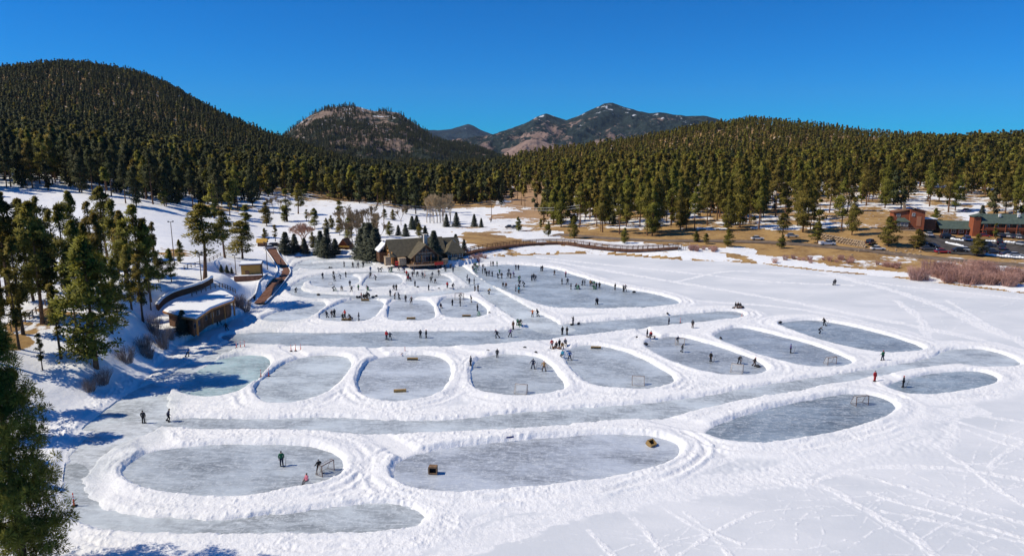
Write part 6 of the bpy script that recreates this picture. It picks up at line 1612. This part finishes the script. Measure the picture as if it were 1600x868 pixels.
def build_people():
    MP.update(skin=mat('skin', (.50, .30, .21), .6, .3), jacket=mat('jacket_cloth', (0, 0, 0), .75, .2, objcol=True), cloth=mat('cloth', (0, 0, 0), .8, .15, objcol=True), boot=mat('skate_leather', (.03, .03, .032), .5, .4))
    figs = {p: figure(p) for p in POSTXT}
    rng = random.Random(5); n = 0
    for zone, lst in PEOPLE.items():
        lst = [(q[0], q[1], ('skate', 'wide', 'skate', 'bend')[int(q[0]) % 4] if q[2] == 'stand' and int(q[0] * 7 + q[1] * 3) % 3 == 0 and 'lodge' not in zone else q[2]) + q[3:] for q in lst]
        keys = {}
        for it in lst: keys.setdefault((it[3], it[2]), []).append(it)
        for it in lst:
            px, py, pose, col = it[:4]; sc = it[4] if len(it) > 4 else rng.uniform(.93, 1.06)
            same = sorted(keys[(col, pose)], key=lambda q: q[0])
            lab = 'person in %s jacket %s %s' % (col, POSTXT[pose], zone)
            if len(same) > 1:
                k = same.index(it)
                lab += ', ' + (('left one' if k == 0 else 'right one') if len(same) == 2 else ORD[k] + ' from left')
            x, y, z = hit(px, py)
            if z < .06 or True:
                dm = ice_dist(x, y); s = shore_dist(np.array([x]), np.array([y]))[0]
                if s <= 0: z = .0 if dm < 0 else (.12 if dm > 4 else .25)
            f = figs[pose]; rz = rng.uniform(-math.pi, math.pi) if pose != 'sit' else rng.uniform(-.8, .8)
            o = link('person', f['body'], None, (x, y, z)); o.rotation_euler = (0, 0, rz); o.scale = (sc,) * 3
            tag(o, lab, 'person', 'skaters and visitors at the lake')
            j = link('jacket', f['jacket'], o); j.color = (*COLS[col], 1)
            t = link('trousers', f['trousers'], o); t.color = (*COLS[rng.choice(('black', 'charcoal', 'navy', 'black', 'grey', 'brown') if col != 'red' or zone[:6] != 'beside' else ('red',))], 1)
            h = link('hat', f['hat'], o); h.color = (*COLS[rng.choice(('black', 'charcoal', 'brown', 'red', 'blue', 'grey', 'brown'))], 1)
            for b in f['boots']: link('skate', b, o)
            n += 1
    print('people', n)


def build_things():
    T = MW
    def rank(lst): return [q for q in lst]
    def pz(px, py):
        x, y, z = hit(px, py); return x, y, (0.0 if ice_dist(x, y) < .1 else z + .16)
    # goals
    fr = MB(); w, h, d = 1.83, 1.25, 1.0
    for s in (-1, 1):
        fr.tube([(s * w / 2, 0, 0), (s * w / 2, 0, h)], .05, 6); fr.tube([(s * w / 2, 0, h), (s * w / 2, .45, h)], .025, 5); fr.tube([(s * w / 2, .45, h), (s * w / 2, d, .03)], .025, 5); fr.tube([(s * w / 2, 0, .03), (s * w / 2, d, .03)], .025, 5)
    fr.tube([(-w / 2, 0, h), (w / 2, 0, h)], .05, 6); fr.tube([(-w / 2, .45, h), (w / 2, .45, h)], .022, 5); fr.tube([(-w / 2, d, .03), (w / 2, d, .03)], .022, 5)
    nt = MB()
    def grid(a, b, c, e, n, m2):
        a, b, c, e = map(Vector, (a, b, c, e))
        for i in range(n + 1): nt.tube([a.lerp(b, i / n), e.lerp(c, i / n)], .011, 3)
        for j in range(m2 + 1): nt.tube([a.lerp(e, j / m2), b.lerp(c, j / m2)], .011, 3)
    grid((-w / 2, .47, h), (w / 2, .47, h), (w / 2, d, .05), (-w / 2, d, .05), 16, 11); grid((-w / 2, .0, h), (w / 2, 0, h), (w / 2, .45, h), (-w / 2, .45, h), 16, 4)
    for s in (-1, 1): grid((s * w / 2, 0, h), (s * w / 2, .45, h), (s * w / 2, d, .05), (s * w / 2, 0, .05), 6, 10)
    fm, nm = fr.mesh('goal_frame', mat('rusty_tube', (.17, .10, .075), .6, .3, .2, 4)), nt.mesh('netting', T['net'])
    for px, py, rz, sc, lab in ((815,612,165,1,'white netted goal at the near edge of its grey rink'),(997,599,172,1,'white netted goal standing on the rounded grey rink'),(1152,580,150,1,'goal with a skater leaning over it on the long slanted rink'),(1300,569,20,1,'bare goal frame at the end of the slanted blue grey rink'),(1347,633,14,1.1,'rusty goal frame on the dark blue rink at right'),(513,739,60,1,'tipped goal beside the skater in black on the front left rink'),(1062,537,170,.9,'goal behind the skater in navy at the top of the long slanted rink'),(718,467,178,1.15,'goal frame on the far edge of the small second row rink'),(517,444.5,175,.5,'tiny goal on the left rink of the first short row')):
        x, y, z = pz(px, py); e = empty('hockey_goal', (x, y, z), R(rz), lab, 'hockey goal', None, sc); link('goal_frame', fm, e); link('netting', nm, e)
    # low wooden goals and boxes
    lo = MB(); lo.box((0, 0, .19), (1.8, .07, .32)); lo.box((-.88, .2, .17), (.07, .38, .3)); lo.box((.88, .2, .17), (.07, .38, .3)); lo.box((0, .18, .36), (1.85, .46, .05)); lom = lo.mesh('wooden_goal', T['board'])
    for px, py, rz, lab in ((625,612.5,8,'yellow tan low wooden goal near the front edge of the two board rink'),(645,561.6,178,'dull tan low wooden goal at the far edge of the two board rink'),(931,543.8,176,'tan low wooden goal at the far edge of the rounded grey rink'),(642.5,498,180,'low wooden goal at the near edge of the square rink'),(729,494,180,'low wooden goal at the near edge of the small goal frame rink'),(541.6,500.6,4,'low wooden goal between skaters on the busy slanted rink'),(571,469.6,178,'low wooden goal below the bench of the busy slanted rink')):
        x, y, z = pz(px, py); o = link('wooden_goal', lom, None, (x, y, max(z, 0))); o.rotation_euler[2] = R(rz); tag(o, lab, 'low goal')
    def box_goal(px, py, rz, tilt, m, lab):
        x, y, z = pz(px, py); b = MB(); b.box((0, .3, .45), (.9, .06, .9)); b.box((-.43, 0, .45), (.06, .54, .9)); b.box((.43, 0, .45), (.06, .54, .9)); b.box((0, 0, .88), (.8, .54, .06)); b.box((0, 0, .03), (.8, .54, .06)); b.box((0, -.29, .82), (1.0, .06, .16)); b.box((0, -.29, .08), (1.0, .06, .16)); b.box((-.45, -.29, .45), (.14, .06, .58)); b.box((.45, -.29, .45), (.14, .06, .58))
        o = b.build('wooden_crate', m, None, loc=(x, y, z + .02)); o.rotation_euler = (R(tilt), 0, R(rz)); tag(o, lab, 'wooden crate'); MB().box((0, .2, .45), (.78, .04, .78)).build('dark_inside', T['bag'], o)  # dark sheet put in for the shade inside the open crate
    box_goal(677, 739, -6, 0, T['crate'], 'brown open wooden crate upright on the long front rink'); box_goal(1021, 697, 35, -60, T['board'], 'golden wooden crate lying tipped at the right end of the front rink')
    # delineators and red posts
    dl = MB().tube([(0, 0, .05), (0, 0, 1.25)], [.075, .05], 8).tube([(0, 0, 1.25), (0, 0, 1.35)], [.05, .02], 8).mesh('orange_post', T['orange']); bs = MB().box((0, 0, .04), (.42, .42, .09)).mesh('rubber_base', T['rubber']); stp = MB().tube([(0, 0, .75), (0, 0, .9)], [.07, .066], 8).tube([(0, 0, 1.02), (0, 0, 1.12)], [.064, .06], 8).mesh('white_stripe', T['stripe'])
    def post(px, py, lab, sc=1.0, rx=0, g=None):
        x, y, z = pz(px, py); o = link('orange_post', dl, None, (x, y, z)); o.scale = (sc,) * 3; o.rotation_euler = (R(rx), 0, 0); tag(o, lab, 'marker post', g); link('rubber_base', bs, o); link('white_stripe', stp, o)
    post(116, 790, 'tall orange marker post on the curved bottom lane by the pine', 1.1)
    for i, p in enumerate(((369.6,544.5),(376,544.5),(382.4,544))): post(*p, ('left', 'middle', 'right')[i] + ' one of three orange posts between upper lane and teal rink', .95)
    for i, p in enumerate(((455,549.5),(462,549),(470,548.5))): post(*p, ('left', 'middle', 'right')[i] + ' one of three orange posts above the pale grey rink', .9)
    for i, p in enumerate(((408,590),(420,587.5))): post(*p, ('left', 'right')[i] + ' one of two orange posts between teal and pale grey rinks', .95)
    post(633, 552.5, 'upright orange post on the bank above the two board rink', .9); post(628, 554, 'fallen orange post on the bank above the two board rink', .9, 78); post(664, 431.4, 'orange post on the right rink of the first short row', 1.1)
    post(1063, 504, 'lone marker post at the right part of the upper lane', .8); post(1159, 497, 'marker post at the right tip of the upper lane', .9)
    # bags and heaps of gear on the snow
    bg = MB().ball((0, 0, .2), (.48, .26, .24), 10, 6).mesh('gear_bag', T['bag'], True); hd = MB().tube([(-.2, 0, .4), (-.1, 0, .52), (.1, 0, .52), (.2, 0, .4)], .02, 4).mesh('handle', T['rubber'])
    bags = [(820,545.6,'on the bank left of the standing group'),(837.5,554,'on the curved bank above two skaters'),(1043,492,'on the bank by the skater in navy'),(1009,540,'on the left bank of the long slanted rink'),(995,529,'small, near the seat left of the long slanted rink'),(1126,529,'on the bank left of the blue grey rink'),(1184,573.5,'at the right end of the long slanted rink'),(765,491,'on the bank right of the goal frame rink'),(652.8,450,'beside the skater in grey by the short row'),(904,506.6,'on the edge of the upper lane'),(990.6,457,'on the far bank of the big pond'),(557.7,465,'leftmost by the bench above the busy rink'),(561.7,465,'second by the bench above the busy rink'),(583,465,'right of the bench above the busy rink'),(588,463,'alone right of the bench bags'),(514.8,418.5,'left of two on the farthest rink'),(518,418.5,'right of two on the farthest rink'),(497.6,461.2,'on the left part of the lane between the short rows'),(686,452.5,'on the lane below the right short rink'),(1219,506,'left tip of the farthest right rink'),(762,552,'left of the standing skater above the grey net rink'),(615,553,'beside the fallen orange post'),(1160,482,'by the resting people right of the pond'),(893,508,'behind the waving skater on the upper lane'),(1146,483,'left of the resting people right of the pond')]
    for px, py, w in bags:
        x, y, z = pz(px, py); o = link('gear_bag', bg, None, (x, y, z + .02)); s = RNG.uniform(.75, 1.15); o.scale = (s,) * 3; o.rotation_euler[2] = RNG.uniform(0, 6); tag(o, 'dark gear bag ' + w, 'bag'); link('handle', hd, o)
    # green skating aids
    a = MB()
    for s in (-.3, .3): a.tube([(s, -.35, 0), (s * .8, 0, .85), (s, .4, 0)], .05, 6); a.tube([(s, -.4, .02), (s, .45, .02)], .05, 6)
    a.tube([(-.24, 0, .85), (.24, 0, .85)], .055, 6); a.box((0, .05, .45), (.5, .35, .06)); am = a.mesh('skating_aid', T['aid'])
    for px, py, w in ((748.7,492.6,'on the small goal frame rink'),(809.4,510.6,'at the corner of the lanes, left one'),(812.4,511.2,'at the corner of the lanes, right one'),(524.6,456,'left on the lane between the short rows'),(575.6,455.2,'right on the lane between the short rows'),(743.6,426.6,'at the left end of the big pond'),(740.4,420.4,'behind the crowd at the left end of the big pond'),(811.5,438.4,'in the middle of the big pond'),(902.4,452,'left one at the far edge of the big pond'),(929,452,'right one at the far edge of the big pond'),(611,425,'on the lane behind the short rinks')):
        x, y, z = pz(px, py); o = link('skating_aid', am, None, (x, y, max(z, 0))); o.rotation_euler[2] = RNG.uniform(0, 6); tag(o, 'green frame skating aid ' + w, 'skating aid')
    # benches
    b = MB().box((0, 0, .42), (1.8, .4, .07)).mesh('seat', T['brown']); lg = MB().box((0, 0, .2), (.1, .36, .4)).mesh('leg', T['brown'])
    for px, py, rz, w in ((570,466.8,5,'with people above the busy slanted rink'),(1153,483.4,-5,'with resting people right of the big pond'),(1017,530,10,'at the left tip of the long slanted rink'),(870,547.4,-30,'beside the group at the rounded grey rink')):
        x, y, z = pz(px, py); e = empty('bench', (x, y, z), R(rz), 'low brown bench ' + w, 'bench'); link('seat', b, e)
        for s in (-.75, .75): link('leg', lg, e, (s, 0, 0))
    # a small blue pennant stand on the bank of the front rink
    x, y, z = pz(797, 689); e = empty('pennant_stand', (x, y, z + .1), R(10), 'small blue pennant on a thin pole on the bank of the long front rink', 'pennant'); MB().tube([(0, 0, 0), (0, 0, 1.1)], .018, 5).build('pole', T['steel'], e); MB().slab([(0, .02, .15), (.5, .05, .2), (.45, .02, .42), (-.45, .02, .36), (-.5, .02, .2)], .04).build('cloth', T['blue'], e)
    # hockey sticks held by skaters
    s = MB().tube([(0, 0, .05), (.12, -.25, 1.25)], .022, 5).mesh('shaft', mat('stick_wood', (.10, .08, .06), .5, .3)); bl = MB().box((-.14, .02, .05), (.32, .03, .09)).mesh('blade', T['rubber'])
    for px, py, rz, w in ((446,729,20,'of the skater in green on the front left rink'),(503,739,200,'of the skater in black on the front left rink'),(444,728,0,None),(1115,565,30,'of the skater in black on the long slanted rink'),(838,576.4,10,'of the skater in navy by the white net'),(854,580,10,'of the skater in tan by the white net'),(1240,551.6,10,'of the lone skater on the blue grey rink'),(1416,604.8,20,'of the skater on the smallest right rink'),(228.5,661,0,'of the person at the left start of the lower lane'),(895,562.6,10,'of the skater in blue at the rounded grey rink'),(1292,508.6,10,'of the skater on the farthest right rink')):
        if not w: continue
        x, y, z = pz(px, py); e = empty('hockey_stick', (x, y, z), R(rz), 'dark hockey stick ' + w, 'hockey stick'); link('shaft', s, e); link('blade', bl, e)
def build_mountains():
    sn = (.72, .75, .80)
    m1 = rock_mat('rocky_hill_side', .012, (.030, .040, .028), (.30, .22, .17), sn, .46, .345, 0, 170)
    hill = build_ridge('rocky_hill', 'rocky pine covered hill with pale crags and patches of snow', [(380,300),(420,235),(450,207),(470,190),(490,177),(515,168),(540,165),(560,166),(585,173),(605,173),(622,175),(640,187),(660,200),(680,216),(700,224),(730,226),(760,236),(790,250),(840,275),(880,300)], 1500, 2300, 3000, m1, 5, 40)
    m2 = rock_mat('mountain_side', .0042, (.028, .042, .040), (.33, .23, .19), sn, .48, .335, 60, 380, -.13)
    build_ridge('mountain', 'broad dark mountain with a snow streaked peak', [(640,250),(700,225),(765,213),(790,205),(820,194),(838,183),(853,177),(868,181),(885,186),(905,179),(925,170),(945,161),(957,161),(975,168),(1000,175),(1015,177),(1030,176),(1050,179),(1080,180),(1105,182),(1130,190),(1180,205),(1260,230)], 3300, 5200, 7000, m2, 9, 150)
    m3 = rock_mat('pink_rock', .008, (.035, .042, .035), (.40, .28, .23), sn, .56, .33, 0, 160)
    build_ridge('rocky_foothill', 'low bare pinkish rock hill before the mountain', [(740,262),(780,245),(800,232),(822,219),(838,216),(850,221),(866,228),(885,238),(930,262)], 2300, 3000, 3600, m3, 15, 40, nx=160)
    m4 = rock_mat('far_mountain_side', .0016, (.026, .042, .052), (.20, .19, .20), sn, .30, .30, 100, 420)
    build_ridge('far_mountain', 'farthest blue mountain peak on the skyline', [(600,215),(640,208),(670,204),(690,204),(705,202),(720,197),(731,194),(740,197),(752,204),(768,210),(790,216),(840,230)], 6500, 9000, 11000, m4, 21, 160, nx=200)
    return hill


def build_world():
    w = bpy.data.worlds.new('World'); SC.world = w; w.use_nodes = True
    N, L = w.node_tree.nodes, w.node_tree.links
    sky = N.new('ShaderNodeTexSky'); sky.sky_type = 'NISHITA'; sky.sun_disc = False
    sky.sun_elevation = R(SUN_EL); sky.sun_rotation = R(SUN_ROT); sky.altitude = 2200; sky.air_density = 1.0; sky.dust_density = 0.25; sky.ozone_density = 4.0
    mul = N.new('ShaderNodeMix'); mul.data_type = 'RGBA'; mul.blend_type = 'MULTIPLY'; mul.inputs[0].default_value = 1
    mul.inputs[7].default_value = (*SKY_TINT, 1)
    L.new(sky.outputs[0], mul.inputs[6]); bg = N['Background']; L.new(mul.outputs[2], bg.inputs[0]); bg.inputs[1].default_value = SKY_STR
    sd = bpy.data.lights.new('sun', 'SUN'); sd.energy = SUN_E; sd.angle = R(.5); sd.color = SUN_COL
    so = bpy.data.objects.new('sun', sd); COL.objects.link(so)
    a, e = R(SUN_AZ), R(SUN_EL)
    to = Vector((-math.cos(e) * math.cos(a), -math.cos(e) * math.sin(a), math.sin(e)))
    so.rotation_euler = to.to_track_quat('Z', 'Y').to_euler()


def build_haze():
    x0, x1, y0, y1, z0, z1 = -9500, 9500, -60, 11500, -320, 900
    o = MB().box(((x0 + x1) / 2, (y0 + y1) / 2, (z0 + z1) / 2), (x1 - x0, y1 - y0, z1 - z0)).build('haze', None)
    m = bpy.data.materials.new('air'); m.use_nodes = True; N, L = m.node_tree.nodes, m.node_tree.links
    N.remove(N['Principled BSDF']); v = N.new('ShaderNodeVolumePrincipled'); v.inputs['Density'].default_value = HAZE; v.inputs['Color'].default_value = (.52, .68, .92, 1)
    L.new(v.outputs[0], N['Material Output'].inputs['Volume']); o.data.materials.append(m); tag(o, kind='stuff')


HAZE = 2.2e-5


def build_camera():
    cd = bpy.data.cameras.new('camera'); co = bpy.data.objects.new('camera', cd); COL.objects.link(co)
    co.location = (0, 0, CAMZ); co.rotation_euler = (math.pi / 2 - PITCH, 0, 0)
    cd.sensor_fit = 'HORIZONTAL'; cd.sensor_width = 36; cd.lens = 36 * FPX / 1600
    cd.clip_start = .5; cd.clip_end = 30000
    SC.camera = co
    SC.view_settings.view_transform = 'Standard'; SC.view_settings.look = 'None'; SC.view_settings.gamma = 1; SC.view_settings.exposure = 0
    c = SC.cycles if hasattr(SC, 'cycles') else None
    SC.render.engine = 'CYCLES'
    SC.cycles.use_denoising = True; SC.cycles.denoiser = 'OPENIMAGEDENOISE'
    SC.cycles.max_bounces = 6; SC.cycles.diffuse_bounces = 3; SC.cycles.transparent_max_bounces = 8
    SC.render.use_persistent_data = False


SUN_EL, SUN_AZ, SUN_ROT = 47.0, 6.0, 264.0
SKY_STR, SKY_TINT = .098, (.015, .60, 1.18)
SUN_E, SUN_COL = 4.35, (1.0, .90, .725)

build_camera(); build_world(); materials(); level_pads()
build_ground()
HILL = build_mountains()
build_hand_trees()
build_forest(HILL)
build_bare()
build_lodge(); build_hut(); build_shed(); build_right(); build_paths(); build_cars()
build_people(); build_things(); build_haze()
